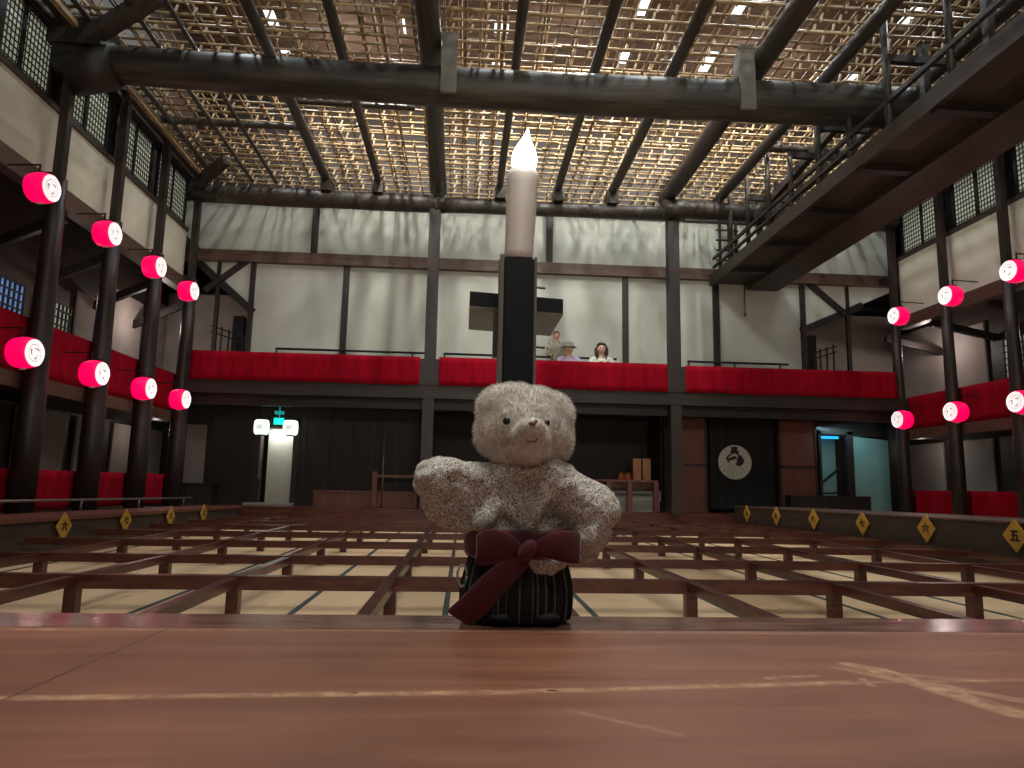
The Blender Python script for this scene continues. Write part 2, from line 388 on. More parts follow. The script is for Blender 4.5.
def globe(x, lab):
    t = empty('paper_lantern', (x, 14.55, .95), lab, 'lantern', 'white lanterns at the left doorway')
    m = MB(); m.tube([(x, 14.55, z) for z in (.93, .95, 1.00, 1.08, 1.16, 1.21, 1.23)], [.11, .137, .148, .152, .148, .137, .11], 20)
    m.build('paper_body', M['lamp_white'], t)
    MB().tube([(x, 14.55, .91), (x, 14.55, .94)], .08, 16).build('bottom_rim', M['black'], t)
    MB().tube([(x, 14.55, 1.22), (x, 14.55, 1.25)], .09, 16).tube([(x, 14.55, 1.24), (x, 14.55, 1.79)], .008, 6).build('hanger', M['black'], t)
    m = MB()
    for k in range(5): m.box(x-.05+.025*k-.004, x-.05+.025*k+.004, 14.385, 14.40, 1.03+.01*(k%2), 1.13-.01*(k%3))
    for k in range(3): m.box(x-.055, x+.055, 14.385, 14.40, 1.04+.035*k, 1.048+.035*k)
    m.build('mark', M['lantern_crest'], t)
globe(-4.12, 'white glowing paper lantern at the left side of the white doorway')
globe(-3.54, 'white glowing paper lantern at the right side of the white doorway')

# railing in front of the dark opening, stall goods behind it
t = empty('railing', (1.2, 14.9, ZC), 'brown wooden railing across the dark opening at the back', 'railing')
MB().box(-1.85, 4.15, 14.86, 14.93, .12, .17).build('top_rail', M['panel'], t)
MB().box(1.8, 4.15, 14.87, 14.92, -.16, -.12).build('lower_rail', M['dark_x'], t)
for x in (-1.83, -.5, 1.0, 2.3, 3.1, 3.55, 4.12): MB().box(x-.05, x+.05, 14.85, 14.94, ZC, .24 if x < -1 else .14).build('post', M['panel'], t)
tag(MB().box(3.0, 4.25, 15.05, 15.5, ZC, -.28).box(2.98, 4.27, 15.03, 15.52, -.28, -.06).build('display_table', M['grey_m']), 'pale grey low table behind the railing at the right', 'table')
t2 = MB().box(3.3, 4.3, 15.6, 16.0, ZC, .1).box(3.28, 4.32, 15.58, 16.02, .1, .16)
tag(t2.build('shelf_table', M['panel']), 'dark reddish sales table holding the wooden boxes', 'table')
for i, (x, h) in enumerate([(3.92, .42), (4.14, .42)]):
    m = MB().box(x-.09, x+.09, 15.7, 15.86, .16, .16+.5)
    m.box(x-.07, x+.07, 15.69, 15.7, .20, .22).box(x-.07, x+.07, 15.69, 15.7, .6, .62)
    tag(m.build('wooden_box', M['ltwood']), ['upright pale wooden box on the back table, left of the pair', 'upright pale wooden box on the back table, right of the pair'][i], 'box')
for i, (x, r) in enumerate([(3.55, .07), (3.70, .08)]):
    m = MB().tube([(x, 15.7, z) for z in (.16, .19, .25, .31, .34)], [r*.7, r, r*1.05, r*.8, r*.3], 14)
    tag(m.build('small_jar', M['orangey']), ['small orange jar left of the wooden boxes on the back table', 'small orange jar directly beside the wooden boxes'][i], 'jar')
tag(MB().tube([(.70, 15.3, ZC), (.70, 15.3, .40)], .02, 8).build('stand_pole', M['black']), 'thin black pole under the blue light strip beside the bear head', 'pole')
tag(MB().tube([(.685, 15.3, .44), (.685, 15.3, 1.14)], .022, 8).build('light_tube', M['blue_tube']), 'glowing blue vertical light tube in the dark opening beside the bear', 'light')
tag(MB().tube([(-1.66, 14.80, ZC), (-1.66, 14.80, 1.13)], .014, 8).build('stand_pole', M['pipe']), 'thin pale metal pole standing at the left end of the railing', 'pole')

# ------------------------------------------------------------------ the two tall posts in the balcony front
for x in (-.74, 4.33):
    m = MB(); m.box(x-.115, x+.115, 14.03, 14.27, ZC, 6.0)
    trim(m, M['dark_z'])

# red cloth across the balcony front
def cloth(name_x0, x1, z0, z1, y, lab, seed, axis='x', wav=.012, group='red cloths along the galleries'):
    m = MB(); rnd = random.Random(seed); n = max(8, int(abs(x1-name_x0)/.08)); k = 5
    rows = []
    for side in (0, 1):
        g = []
        for j in range(k+1):
            z = z0 + (z1-z0)*j/k; row = []
            for i in range(n+1):
                u = name_x0 + (x1-name_x0)*i/n
                d = wav*noise.noise(Vector((u*2.2, seed*3.1, z*.5)))*2*(1-j/k*.6) + side*.015
                zz = z + (.02*noise.noise(Vector((u*.9, seed, 0))) if j == 0 else 0)
                row.append(m.bm.verts.new((u, y+d, zz) if axis == 'x' else (y+d*(1 if y < 0 else -1), u, zz)))
            g.append(row)
        rows.append(g)
    for g in rows:
        for j in range(k):
            for i in range(n):
                f = m.bm.faces.new([g[j][i], g[j][i+1], g[j+1][i+1], g[j+1][i]]); f.smooth = True
    a, b = rows
    for j in (0, k):
        for i in range(n): m.bm.faces.new([a[j][i], a[j][i+1], b[j][i+1], b[j][i]])
    for i in (0, n):
        for j in range(k): m.bm.faces.new([a[j][i], a[j+1][i], b[j+1][i], b[j][i]])
    o = m.build('red_cloth', M['red']); tag(o, lab, 'cloth', group); return o
cloth(-5.42, -.93, 1.96, 2.53, 13.98, 'long red cloth on the left third of the back balcony front', 1)
cloth(-.55, 4.14, 1.96, 2.54, 13.98, 'red cloth on the middle third of the back balcony, behind the candle', 2)
cloth(4.52, 9.05, 1.96, 2.52, 13.98, 'long red cloth on the right third of the back balcony front', 3)
trim(MB().box(-5.5, 9.1, 14.0, 14.06, 1.97, 2.50), M['dark_x'])
# thin rail behind the balcony seats
for a, b in ((-4.07, -.9), (-.5, 3.3), (4.9, 7.2)):
    t = empty('balcony_rail', ((a+b)/2, 15.0, 1.95), 'thin dark handrail at the foot of the white back wall, %s part' % ('left' if a < -3 else 'right' if a > 3 else 'middle'), 'rail')
    MB().tube([(a, 15.0, 2.80), (b, 15.0, 2.80)], .025).build('handrail', M['black'], t)
    for k in range(3):
        x = a + (b-a)*k/2.2+.02; MB().tube([(x, 15.0, 1.95), (x, 15.0, 2.80)], .02).build('post', M['black'], t)

# ------------------------------------------------------------------ side galleries
colY = [6.35, 7.9, 9.43, 10.98, 12.55, 14.14]
for side in (-1, 1):
    X = XL if side < 0 else XR
    s = -side                              # towards the hall
    zt = 4.05 if side < 0 else 3.76        # lower edge of the upper wall
    zs = 5.06
    nm = 'left' if side < 0 else 'right'
    def bx(m, d0, d1, y0, y1, z0, z1, mi=0):   # d measured from the wall face towards the hall
        a, b = X + s*d0, X + s*d1
        return m.box(min(a, b), max(a, b), y0, y1, z0, z1, mi)
    ylo = -1.0
    struct('wall_%s_upper' % nm, bx(MB(), -.1, 0, ylo, 14.22, zt, zs), M['plaster_side'])
    trim(bx(MB(), -.12, .06, ylo, 14.22, zt-.26, zt), M['rail_brown'])
    trim(bx(MB(), -.1, .03, ylo, 14.22, zs-.03, zs+.05), M['dark_y'])
    trim(bx(MB(), -.1, .05, ylo, 14.22, 6.08, 6.3), M['dark_y'])
    # pale log running along the top of the windows
    trim(MB().tube([(X+s*.16, ylo, 6.22), (X+s*.16, 14.2, 6.2)], .06, 10), M['log_y'])
    # columns
    for y in colY:
        m = MB(); xc = X + s*.2
        m.tube([(xc, y, z) for z in (ZC, .6, 1.2, 2.6, zt-.05)], [r*(1 if side < 0 else .78) for r in (.16, .158, .152, .128, .112)], 14)
        m.box(xc-.06, xc+.06, y-.06, y+.06, zt-.1, 6.25)
        trim(m, M['dark_z'])
    # latticed windows between the columns
    for i, (ya, yb) in enumerate(zip([4.8]+colY, colY)):
        if ya < 6: continue
        ya += .12; yb -= .1
        fr = MB(); W_ = yb-ya
        bx(fr, -.03, .02, ya, yb, zs+.02, zs+.08); bx(fr, -.03, .02, ya, yb, 6.02, 6.1)
        for y in (ya, (ya+yb)/2-.03, yb-.06): bx(fr, -.03, .02, y, y+.06, zs, 6.1)
        w = fr.build('window_%d' % (i+10*(side > 0)+20), M['black']); w['kind'] = 'structure'
        lat = MB()
        k = 0; y = ya+.06
        while y < yb-.05: bx(lat, -.006, 0, y, y+.018, zs+.05, 6.05); y += .075
        z = zs+.11
        while z < 6.03: bx(lat, -.008, -.002, ya, yb, z, z+.022); z += .09
        lat.build('lattice', M['black'], w)
        bx(MB(), -.018, -.011, ya+.02, yb-.02, zs+.03, 6.08).build('paper_pane', M['windowglow'], w)
    struct('wall_%s_above' % nm, bx(MB(), -.1, 0, ylo, 14.22, 6.2, 9.0), M['dark_y'])
    # upper gallery floor edge, red cloths, lower red cloths
    trim(bx(MB(), -.12, .08, ylo, 14.3, 1.12, 1.32), M['rail_brown'])
    struct('floor_gallery_%s' % nm, bx(MB(), -1.35, -.12, ylo, 14.3, 1.15, 1.3), M['dark_y'])
    trim(bx(MB(), -.03, 0, ylo, 14.3, 1.3, 1.98), M['dark_y'])
    for i, (ya, yb) in enumerate(zip(colY, colY[1:])):
        if i == 0: continue
        place = ['', 'nearest visible bay', 'second visible bay', 'third visible bay', 'farthest bay'][i]
        cloth(ya+.01, yb-.01, 1.32, 2.06 if side < 0 else 2.0, X+s*.05, 'red cloth on the upper %s gallery front, %s' % (nm, place), 20+i+10*side, 'y')
        cloth(ya+.01, yb-.01, -.46, .09 if side < 0 else .06, X+s*.02, 'red cloth low between the columns under the %s gallery, %s' % (nm, place), 50+i+10*side, 'y')
        # pale edge strip fixed to each lower column
        MB()
        m = MB().tube([(X+s*.2+.0, ya+.18 if side < 0 else ya+.18, .2), (X+s*.2, ya+.18, 1.1)], .008, 6)
        tag(m.build('cable_conduit', M['pipe']), 'thin pale conduit up the column at the %s of the lower %s gallery' % (place, nm), 'conduit')
    # inner wall of the gallery: plaster panels, dark gaps and lattice windows
    XI = -7.08 if side < 0 else 10.88
    def ix(m, d0, d1, y0, y1, z0, z1):
        a, b = XI + s*d0, XI + s*d1
        return m.box(min(a, b), max(a, b), y0, y1, z0, z1)
    if side < 0:
        up = [(12.85, 13.5, 1.3, 3.35), (13.95, 15.35, 1.3, 3.75), (15.75, 16.8, 1.3, 4.0)]
        lo = [(12.1, 12.9, .0, 1.1), (13.25, 14.2, -.1, 1.1), (14.6, 15.4, -.1, 1.1), (15.85, 16.9, -.1, 1.1)]
        wi = [(10.2, 11.3, 1.8, 3.0, 'windowblue'), (12.0, 12.6, 1.8, 2.95, 'windowglow'), (9.6, 10.9, .0, 1.1, 'windowglow'), (11.5, 12.0, .0, 1.1, 'windowglow')]
    else:
        up = [(15.0, 16.7, 1.3, 3.9), (13.7, 14.75, 1.3, 3.6)]
        lo = [(15.2, 16.5, -.1, 1.15), (13.7, 14.7, -.1, 1.15)]
        wi = [(12.2, 13.2, 1.8, 3.1, 'windowglow'), (11.4, 12.8, .1, 1.1, 'windowglow')]
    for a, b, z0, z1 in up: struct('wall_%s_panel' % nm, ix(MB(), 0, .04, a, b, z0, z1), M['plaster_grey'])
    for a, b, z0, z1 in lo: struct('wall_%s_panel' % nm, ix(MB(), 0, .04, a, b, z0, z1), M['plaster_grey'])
    for k, (a, b, z0, z1, g) in enumerate(wi):
        lat = MB(); y = a
        while y < b+.01: ix(lat, .05, .08, y-.012, y+.012, z0, z1); y += .12
        z = z0
        while z < z1+.01: ix(lat, .05, .08, a, b, z-.012, z+.012); z += .13
        w = lat.build('window_%d' % (50+k+10*(side > 0)), M['black']); w['kind'] = 'structure'
        ix(MB(), .01, .03, a, b, z0, z1).build('paper_pane', M[g if z0 > 1.2 else 'plaster_grey'], w)
    # rafters of the gallery roof
    for y in (8.6, 10.2, 11.8, 13.4, 15.0):
        trim(MB().bar((XI, y, 3.2), (X-s*.1, y, zt-.3), .1, .14), M['dark_x'])
# panel on the far end of the left lower gallery
struct('wall_end_panel', MB().box(-6.6, -6.05, 16.94, 17.0, -.1, 1.28), M['plaster_grey'])

# ------------------------------------------------------------------ lanterns
lan = empty('paper_lantern', (0, 0, 0), '', 'lantern')
m = MB(); prof = [(-.15, .12), (-.14, .15), (-.09, .185), (-.03, .2), (.03, .203), (.09, .195), (.14, .17), (.145, .165)]
pr = []
for i in range(29):
    u = -.14+.28*i/28; base = .203*(1-(u/.3)**2*1.0) ** .5
    pr.append((u, base + (.003 if i % 2 else 0)))
m.tube([(u, 0, 0) for u, r in pr], [r for u, r in pr], 28); m.build('paper_body', M['lantern_red'], lan)
m = MB(); m.tube([(.141, 0, 0), (.150, 0, 0)], [.172, .168], 32); face = m.build('front_disc', M['lantern_white'], lan)
m = MB()
m.tube([(.150+.002*sin(k), .172*cos(2*pi*k/32), .172*sin(2*pi*k/32)) for k in range(33)], .006, 5)
m.build('rim', M['lantern_white'], face)
m = MB()      # crest of small comma strokes around the centre
for q in range(3):
    a0 = q*2*pi/3+.5
    m.tube([(.153, .075*cos(a0+t*.35)*(1-.07*t), .075*sin(a0+t*.35)*(1-.07*t)) for t in range(5)], [.018, .016, .012, .008, .003], 6)
m.tube([(.153, .112*cos(2*pi*k/24), .112*sin(2*pi*k/24)) for k in range(25)], .005, 5)
for v in m.bm.verts: v.co.x = .151 + (v.co.x-.151)*.15
m.build('crest', M['lantern_crest'], face)
m = MB(); m.tube([(-.16, 0, 0), (-.14, 0, 0)], [.12, .125], 20)
m.box(-.14, .14, -.02, .02, .2, .225); m.bar((-.06, 0, .22), (-.06, 0, .34), .02, .02); m.bar((-.05, 0, .33), (-.68, 0, .33), .018, .018)
m.build('bracket', M['black'], lan)
m = MB(); m.box(-.04, .04, -.012, .012, -.225, -.198); m.build('bottom_tab', M['crest'], lan)
pos = []
zu, zl = 3.46, 1.44
for y, p in zip((8.56, 10.15, 11.72, 13.2), ('nearest', 'second nearest', 'third nearest', 'farthest')):
    pos.append((-5.27, y, zu, 0, p + ' red lantern of the upper row along the left gallery'))
    pos.append((-5.27, y+.05, zl, 0, p + ' red lantern of the lower row along the left gallery'))
for y, p in zip((10.35, 11.85, 13.4), ('nearest, partly cut off', 'middle', 'farthest')):
    pos.append((8.80, y, 3.53, pi, p + ' red lantern of the upper row along the right gallery'))
    pos.append((8.80, y+.08, 1.44, pi, p + ' red lantern of the lower row along the right gallery'))
for i, (x, y, z, rz, lab) in enumerate(pos):
    o = lan if i == 0 else copy_tree(lan)
    o.scale = (.86, .92, .92); o.location = (x, y, z+(.05 if z > 3 else .02)); o.rotation_euler = (0, 0, rz - (.10 if rz == 0 else -.10))
    tag(o, lab, 'lantern', 'red paper lanterns along the side galleries')
    point('lantern_glow', (x + (.38 if rz == 0 else -.38), y, z), 1.4, (1, .4, .42), .015)
    
# ------------------------------------------------------------------ partitions of the seating pit
PF = empty('seating_partition', (.6, 4.66, ZF), 'grid of low reddish wooden rails dividing the tatami seating pit', 'partition')
zr = [-.60, -.61, -.602, -.607, -.612, -.630, -.645, -.662]
rowY = [4.66 + 1.38*k for k in range(8)]
for k, y in enumerate(rowY):
    x0, x1 = (-4.32, 5.58)
    pass
    m = MB(); t_ = .085 if k == 0 else .068
    m.box(x0, x1, y-.0, y+.085, zr[k]-t_, zr[k]); m.build('cross_rail', M['partition'], PF)
# nearer rows are hidden behind the stage edge, their long rails start in front of row one
def zat(y):
    f = (y-4.66)/1.38
    if f <= 0: return zr[0]
    i = min(int(f), 6); u = f-i
    return zr[i]*(1-u)+zr[i+1]*u
for i, x in enumerate([xs_rail[0]-.96] + xs_rail + [xs_rail[-1]+.985]):
    if x < -4.3 or x > 5.5: continue
    m = MB(); pts = [1.2] + rowY
    for a, b in zip(pts, pts[1:]):
        m.bar((x, a, zat(a)-.036), (x, b, zat(b)-.036), .065, .058)
    m.build('long_rail', M['partition'], PF)
for k, y in enumerate(rowY):
    for x in xs_rail:
        MB().box(x-.038, x+.038, y+.005, y+.075, ZF, zr[k]-.06).build('post', M['partition'], PF)

# hanamichi runways with number boards
hm = MB()
pts = [(y, -.255 - .012*(y-6)) for y in (.9, 14.3)]
hm.poly([(5.6, .9, ZF), (5.6, 14.3, ZF), (5.6, 14.3, -.34), (5.6, .9, -.22)], (1, 0, 0), 1.5)
h = empty('runway', (6.35, 8, ZF), 'broad dark wooden runway with number boards along the right of the pit', 'runway')
hm.build('side_boards', M['dark_y'], h)
m = MB(); m.poly([(5.585, .9, -.235), (5.585, 14.3, -.355), (5.585, 14.3, -.335), (5.585, .9, -.215)], (1, 0, 0), .1); m.poly([(5.685, .9, -.219), (7.1, .9, -.219), (7.1, 14.3, -.339), (5.685, 14.3, -.339)], (0, 0, 1), .006)
m.build('top_edge', M['rail_brown'], h)
h2 = empty('runway', (-4.8, 8, ZF), 'narrow wooden side runway along the left of the pit', 'runway')
m = MB(); m.poly([(-4.36, .9, ZF), (-4.36, 14.3, ZF), (-4.36, 14.3, -.52), (-4.36, .9, -.36)], (-1, 0, 0), .9); m.build('side_boards', M['dark_y'], h2)
m = MB(); m.poly([(-4.33, .9, -.38), (-4.33, 14.3, -.54), (-4.33, 14.3, -.50), (-4.33, .9, -.34)], (-1, 0, 0), .08); m.poly([(-4.41, .9, -.348), (-5.26, .9, -.348), (-5.26, 14.3, -.508), (-4.41, 14.3, -.508)], (0, 0, 1), .006)
m.build('top_edge', M['panel'], h2)
# pipe rail along the left
t = empty('pipe_rail', (-5.1, 10, -.45), 'thin grey pipe handrail along the left side runway', 'rail')
MB().tube([(-5.1, 5.5, -.25), (-5.1, 13.8, -.345)], .018).build('pipe', M['pipe'], t)
for y in (6.5, 8.2, 9.9, 11.6, 13.4): MB().tube([(-5.1, y, -.341-.0119*(y-.9)), (-5.1, y, -.262-.011*(y-6.5))], .015).build('post', M['pipe'], t)

STROKES = {   # kanji numerals drawn with a few strokes in a unit square
 'five': [((-.6,.6),(.6,.6)), ((-.1,.6),(-.3,-.6)), ((-.5,.1),(.4,.1)), ((.4,.1),(.3,-.6)), ((-.8,-.6),(.8,-.6))],
 'six': [((0,.85),(.05,.5)), ((-.8,.3),(.8,.3)), ((-.2,.05),(-.6,-.7)), ((.2,.05),(.65,-.7))],
 'seven': [((-.8,.05),(.8,.3)), ((-.1,.8),(-.1,-.45)), ((-.1,-.5),(.6,-.5)), ((.6,-.5),(.65,-.25))],
 'eight': [((-.2,.6),(-.75,-.6)), ((.1,.7),(.3,.1)), ((.3,.1),(.8,-.6))],
 'nine': [((-.2,.8),(-.25,.1)), ((-.25,.1),(-.7,-.7)), ((-.6,.4),(.35,.4)), ((.35,.4),(.3,-.5)), ((.3,-.5),(.8,-.5))],
 'ten': [((-.8,.1),(.8,.1)), ((0,.8),(0,-.8))]}
def numboard(xf, y, z, nx, num, lab, r=.165):
    t = empty('number_board', (xf, y, z-r), lab, 'sign', 'diamond number boards on the runway sides')
    m = MB(); m.poly([(xf, y-r, z), (xf, y, z-r), (xf, y+r, z), (xf, y, z+r)], (nx, 0, 0), .014); m.build('board', M['yellow'], t)
    m = MB(); s_ = r*.46; xx = xf+nx*.016
    for a, b in STROKES[num]:
        # read from the hall: on the right wall (nx<0) the reading direction runs from far to near
        m.bar((xx, y-nx*-1*a[0]*s_*-1*-1, z+a[1]*s_), (xx, y-nx*-1*b[0]*s_*-1*-1, z+b[1]*s_), .016, .006, up=(1, 0, 0))
    m.build('numeral', M['ink'], t)
for y, n, p in [(6.84, 'five', 'nearest'), (8.22, 'six', 'second nearest'), (9.58, 'seven', 'third'), (10.96, 'eight', 'fourth'), (12.3, 'nine', 'fifth'), (13.6, 'ten', 'farthest')]:
    numboard(5.583, y, -.405-.008*(y-6.8), -1, n, '%s yellow diamond board with numeral %s on the right runway' % (p, n))
for y, n, p in [(8.08, 'six', 'nearest'), (9.5, 'seven', 'second'), (10.9, 'eight', 'third'), (12.25, 'nine', 'farthest')]:
    numboard(-4.325, y, -.53-.006*(y-8), 1, n, '%s yellow diamond board with numeral %s on the left runway' % (p, n), .15)

# ------------------------------------------------------------------ ceiling: bamboo grid, rafters, big beam
ZG = 6.42
m = MB(); rnd = random.Random(3)
y = 3.0
while y < 15.2:
    x = -5.9
    while x < 9.5:                                    # canes across, joined end to end
        L_ = rnd.uniform(2.5, 5.0); x2 = min(x+L_, 9.6)
        dz = rnd.uniform(-.012, .012); dy = rnd.uniform(-.02, .02); r_ = rnd.uniform(.017, .025)
        m.tube([(x, y+dy, ZG+dz), (x2, y+dy+rnd.uniform(-.04, .04), ZG+rnd.uniform(-.015, .015))], [r_, r_*.85], 6)
        x = x2-.15 if x2 < 9.6 else 99
    y += rnd.uniform(.20, .25)
o = m.build('ceiling', M['bamboo_x']); o['kind'] = 'structure'
m = MB(); x = -5.8
while x < 9.5:
    for off in ((0, .05) if rnd.random() < .6 else (0,)):
        y = 3.0
        while y < 15.2:
            L_ = rnd.uniform(2.5, 5.0); y2 = min(y+L_, 15.25); r_ = rnd.uniform(.016, .023); dx = rnd.uniform(-.02, .02)+off
            m.tube([(x+dx, y, ZG+.035), (x+dx+rnd.uniform(-.04, .04), y2, ZG+.04)], [r_, r_*.85], 6); y = y2-.15 if y2 < 15.25 else 99
    x += rnd.uniform(.22, .29)
o = m.build('ceiling_long_canes', M['bamboo_y']); o['kind'] = 'structure'
m = MB(); x = -5.7                                     # rope ties hanging at the crossings
while x < 9.4:
    y = 6.5
    while y < 15.1:
        if rnd.random() < .75:
            xx = x + rnd.uniform(-.03, .03); yy = y+rnd.uniform(-.02, .02)
            m.bar((xx-.02, yy, ZG-.03), (xx+.02, yy+.01, ZG+.09+rnd.uniform(0, .05)), .018, .03)
        y += .225
    x += .255
o = m.build('ceiling_ties', M['bamboo_x']); o['kind'] = 'structure'
# upper layer of canes and boards above the grid
m = MB(); y = 5.0
while y < 15.2:
    r_ = rnd.uniform(.02, .03)
    m.tube([(-5.9, y, ZG+.3+rnd.uniform(-.03, .03)), (9.5, y+rnd.uniform(-.1, .1), ZG+.3)], r_, 6); y += rnd.uniform(.45, .7)
x = -5.6
while x < 9.4:
    m.tube([(x, 4, ZG+.36), (x+rnd.uniform(-.1, .1), 15.2, ZG+.36)], rnd.uniform(.02, .035), 6); x += rnd.uniform(.5, .8)
o = m.build('ceiling_upper_canes', M['bamboo_y']); o['kind'] = 'structure'

def log(pts, r, mat, n=12, lab=None):
    m = MB(); out = []; N = 14
    a, b = Vector(pts[0]), Vector(pts[1]); rr = []
    for i in range(N+1):
        u = i/N; p = a.lerp(b, u)
        w = noise.noise(Vector((a.x*3+u*3, a.y, 1)))*.25*r
        out.append(p + Vector((w if abs(b.x-a.x) < 1 else 0, w if abs(b.y-a.y) < 1 else 0, w*.6))); rr.append(r*(1 + .12*noise.noise(Vector((u*5, a.x, a.y)))))
    m.tube(out, rr, n)
    return trim(m, M[mat])
rz_ = 6.22
for x, r in [(-3.02, .085), (-1.95, .075), (-.68, .17), (.60, .07), (1.83, .085), (2.98, .095), (4.22, .16), (5.35, .10), (6.9, .09), (-4.6, .035), (-4.1, .035), (-5.3, .04), (8.1, .07)]:
    log([(x+ (0.03 if x < 1.8 else -.05), 2.5, rz_), (x, 14.3, rz_)], r, 'log_y')
# crossing pieces under the grid
log([(-5.5, 12.0, 6.28), (-3.1, 12.0, 6.28)], .06, 'log_y'); log([(-3.0, 11.2, 6.32), (-1.0, 11.2, 6.32)], .045, 'log_y')
log([(5.3, 11.9, 6.3), (9.2, 11.9, 6.3)], .07, 'log_y')
# the big smoked log beam across the hall, thicker to the right
m = MB(); N = 40; pts = []; rr = []
for i in range(N+1):
    u = i/N; x = -5.75 + u*15.1
    pts.append((x, 9.45 + .05*sin(u*7), 5.70 + .02*sin(u*9) + (.04*(abs(u-.5)*2)**2)))
    rr.append(.245 + .07*u**.7 + .012*noise.noise(Vector((u*9, 2, 0))) + (.05 if u < .02 else 0))
m.tube(pts, rr, 16); trim(m, M['beam'])
# iron-grey straps / posts standing on the beam
for x, h_ in ((-.36, 6.30), (3.93, 6.40)):
    m = MB(); m.box(x-.11, x+.11, 9.09, 9.15, 5.40, h_); m.box(x-.09, x+.09, 9.15, 9.4, 5.95, h_-.04)
    trim(m, M['greyboard'])
# chunky brackets at the left end of the beam
trim(MB().box(-5.85, -5.1, 9.15, 9.75, 5.85, 6.2), M['dark_x'])
trim(MB().bar((-5.5, 9.35, 5.95), (-4.2, 8.7, 6.3), .2, .18), M['log_y'])
trim(MB().tube([(-5.6, 9.43, 5.55), (-5.0, 9.43, 5.7)], .3, 12), M['dark_x'])
trim(MB().tube([(9.2, 9.43, 5.62), (8.6, 9.43, 5.7)], .36, 12), M['dark_x'])
# log beam in front of the back wall, with overlapping pieces
log([(-5.7, 14.15, 5.84), (-.55, 14.15, 5.84)], .19, 'log_y'); log([(-.75, 14.12, 5.80), (4.6, 14.12, 5.86)], .15, 'log_y'); log([(4.1, 14.0, 5.92), (9.3, 14.1, 5.9)], .19, 'log_y')
for x in (-3.0, -1.95, .6, 1.83, 2.98): trim(MB().box(x-.1, x+.12, 13.9, 14.3, 5.95, 6.2), M['log_y'])
trim(MB().bar((-5.6, 13.9, 5.9), (-4.8, 13.3, 6.2), .16, .18), M['log_y'])
trim(MB().bar((9.2, 13.9, 5.9), (8.4, 13.3, 6.2), .16, .18), M['log_y'])
# crossing smaller rail above windows, left: pale squared pole
trim(MB().bar((-5.45, 6.0, 6.12), (-5.45, 14.2, 6.12), .07, .1), M['bamboo_y'])
trim(MB().bar((9.05, 6.0, 6.12), (9.05, 14.2, 6.12), .07, .1), M['bamboo_y'])

# ------------------------------------------------------------------ catwalk over the right runway
cw = empty('catwalk', (5.9, 10, 4.6), 'dark timber catwalk with posts and handrails hanging above the right runway', 'catwalk')
m = MB(); m.box(5.5, 6.34, 3.0, 15.05, 4.62, 4.74); m.build('deck', M['dark_y'], cw)
m = MB(); m.box(5.46, 5.54, 3.0, 15.05, 4.56, 4.80); m.box(6.30, 7.04, 3.0, 15.05, 4.5, 4.8); m.build('edge_beam', M['dark_y'], cw)
for y in (4.2, 5.8, 7.4, 9.0, 10.6, 12.2, 13.8): MB().box(5.5, 6.34, y, y+.14, 4.52, 4.62).build('cross_beam', M['dark_x'], cw)
for z in (5.15,): MB().box(5.47, 5.53, 3.0, 14.9, z-.03, z+.03).build('handrail', M['beam'], cw)
MB().box(5.47, 5.53, 9.0, 14.9, 4.93, 4.97).build('handrail', M['dark_y'], cw)
MB().box(6.29, 6.35, 3.0, 14.9, 5.12, 5.18).build('handrail', M['dark_y'], cw)
for i, y in enumerate((5.9, 7.15, 8.35, 9.3, 10.2, 11.15, 12.05, 13.0, 13.9)):
    r_ = .045 if i % 2 else .05
    MB().tube([(5.52, y, 4.7), (5.52, y, 6.35 if i not in (3, 5) else 5.75)], r_, 8).build('hanging_post', M['beam'], cw)
    MB().box(6.26, 6.36, y+.3, y+.4, 4.7, 6.3).build('hanging_post', M['dark_z'], cw)
    if i in (2, 4, 5, 7): MB().box(5.5, 6.34, y-.04, y+.04, 5.74, 5.84).build('tie_beam', M['dark_x'], cw)
MB().bar((5.6, 12.8, 5.3), (6.2, 10.6, 6.2), .12, .12).build('brace', M['dark_y'], cw)
# small ladder-like frame against the back wall
t = empty('wall_ladder', (5.9, 15.05, 4.97), 'short dark ladder frame against the white wall at the catwalk end', 'ladder')
for x in (5.72, 6.1): MB().box(x-.025, x+.025, 15.03, 15.09, 4.97, 6.1).build('side_rail', M['black'], t)
for k in range(4): MB().box(5.62, 6.14, 15.0, 15.04, 5.15+.24*k, 5.18+.24*k).build('rung', M['black'], t)
tag(MB().tube([(6.2, 14.9, 4.63), (6.2, 14.9, 3.9)], .012, 6).ball((6.2, 14.9, 3.88), .03, 1).build('pull_cord', M['black']), 'dark cord hanging from the catwalk end in front of the white wall', 'cord')

# ------------------------------------------------------------------ stage under the camera
m_, nt, b = newmat('stage_boards'); L = nt.links
tc = nz(nt, 'ShaderNodeTexCoord'); mp = nz(nt, 'ShaderNodeMapping'); mp.inputs['Scale'].default_value = (1.2, 14, 14)
L.new(tc.outputs['Object'], mp.inputs[0])
n1 = nz(nt, 'ShaderNodeTexNoise', Scale=3.0, Detail=8, Roughness=.62, Distortion=.4); L.new(mp.outputs[0], n1.inputs['Vector'])
r1 = nz(nt, 'ShaderNodeValToRGB'); e = r1.color_ramp.elements
e[0].position = .3; e[0].color = srgb((120, 74, 56)); e[1].position = .72; e[1].color = srgb((148, 98, 75)); L.new(n1.outputs[0], r1.inputs[0])
n2 = nz(nt, 'ShaderNodeTexNoise', Scale=5.0, Detail=3); L.new(tc.outputs['Object'], n2.inputs['Vector'])
mx = nz(nt, 'ShaderNodeMix', data_type='RGBA', blend_type='MULTIPLY'); mx.inputs[0].default_value = .75
r2_ = nz(nt, 'ShaderNodeValToRGB'); r2_.color_ramp.elements[0].color = (.6, .6, .6, 1); r2_.color_ramp.elements[0].position = .35; r2_.color_ramp.elements[1].position = .6
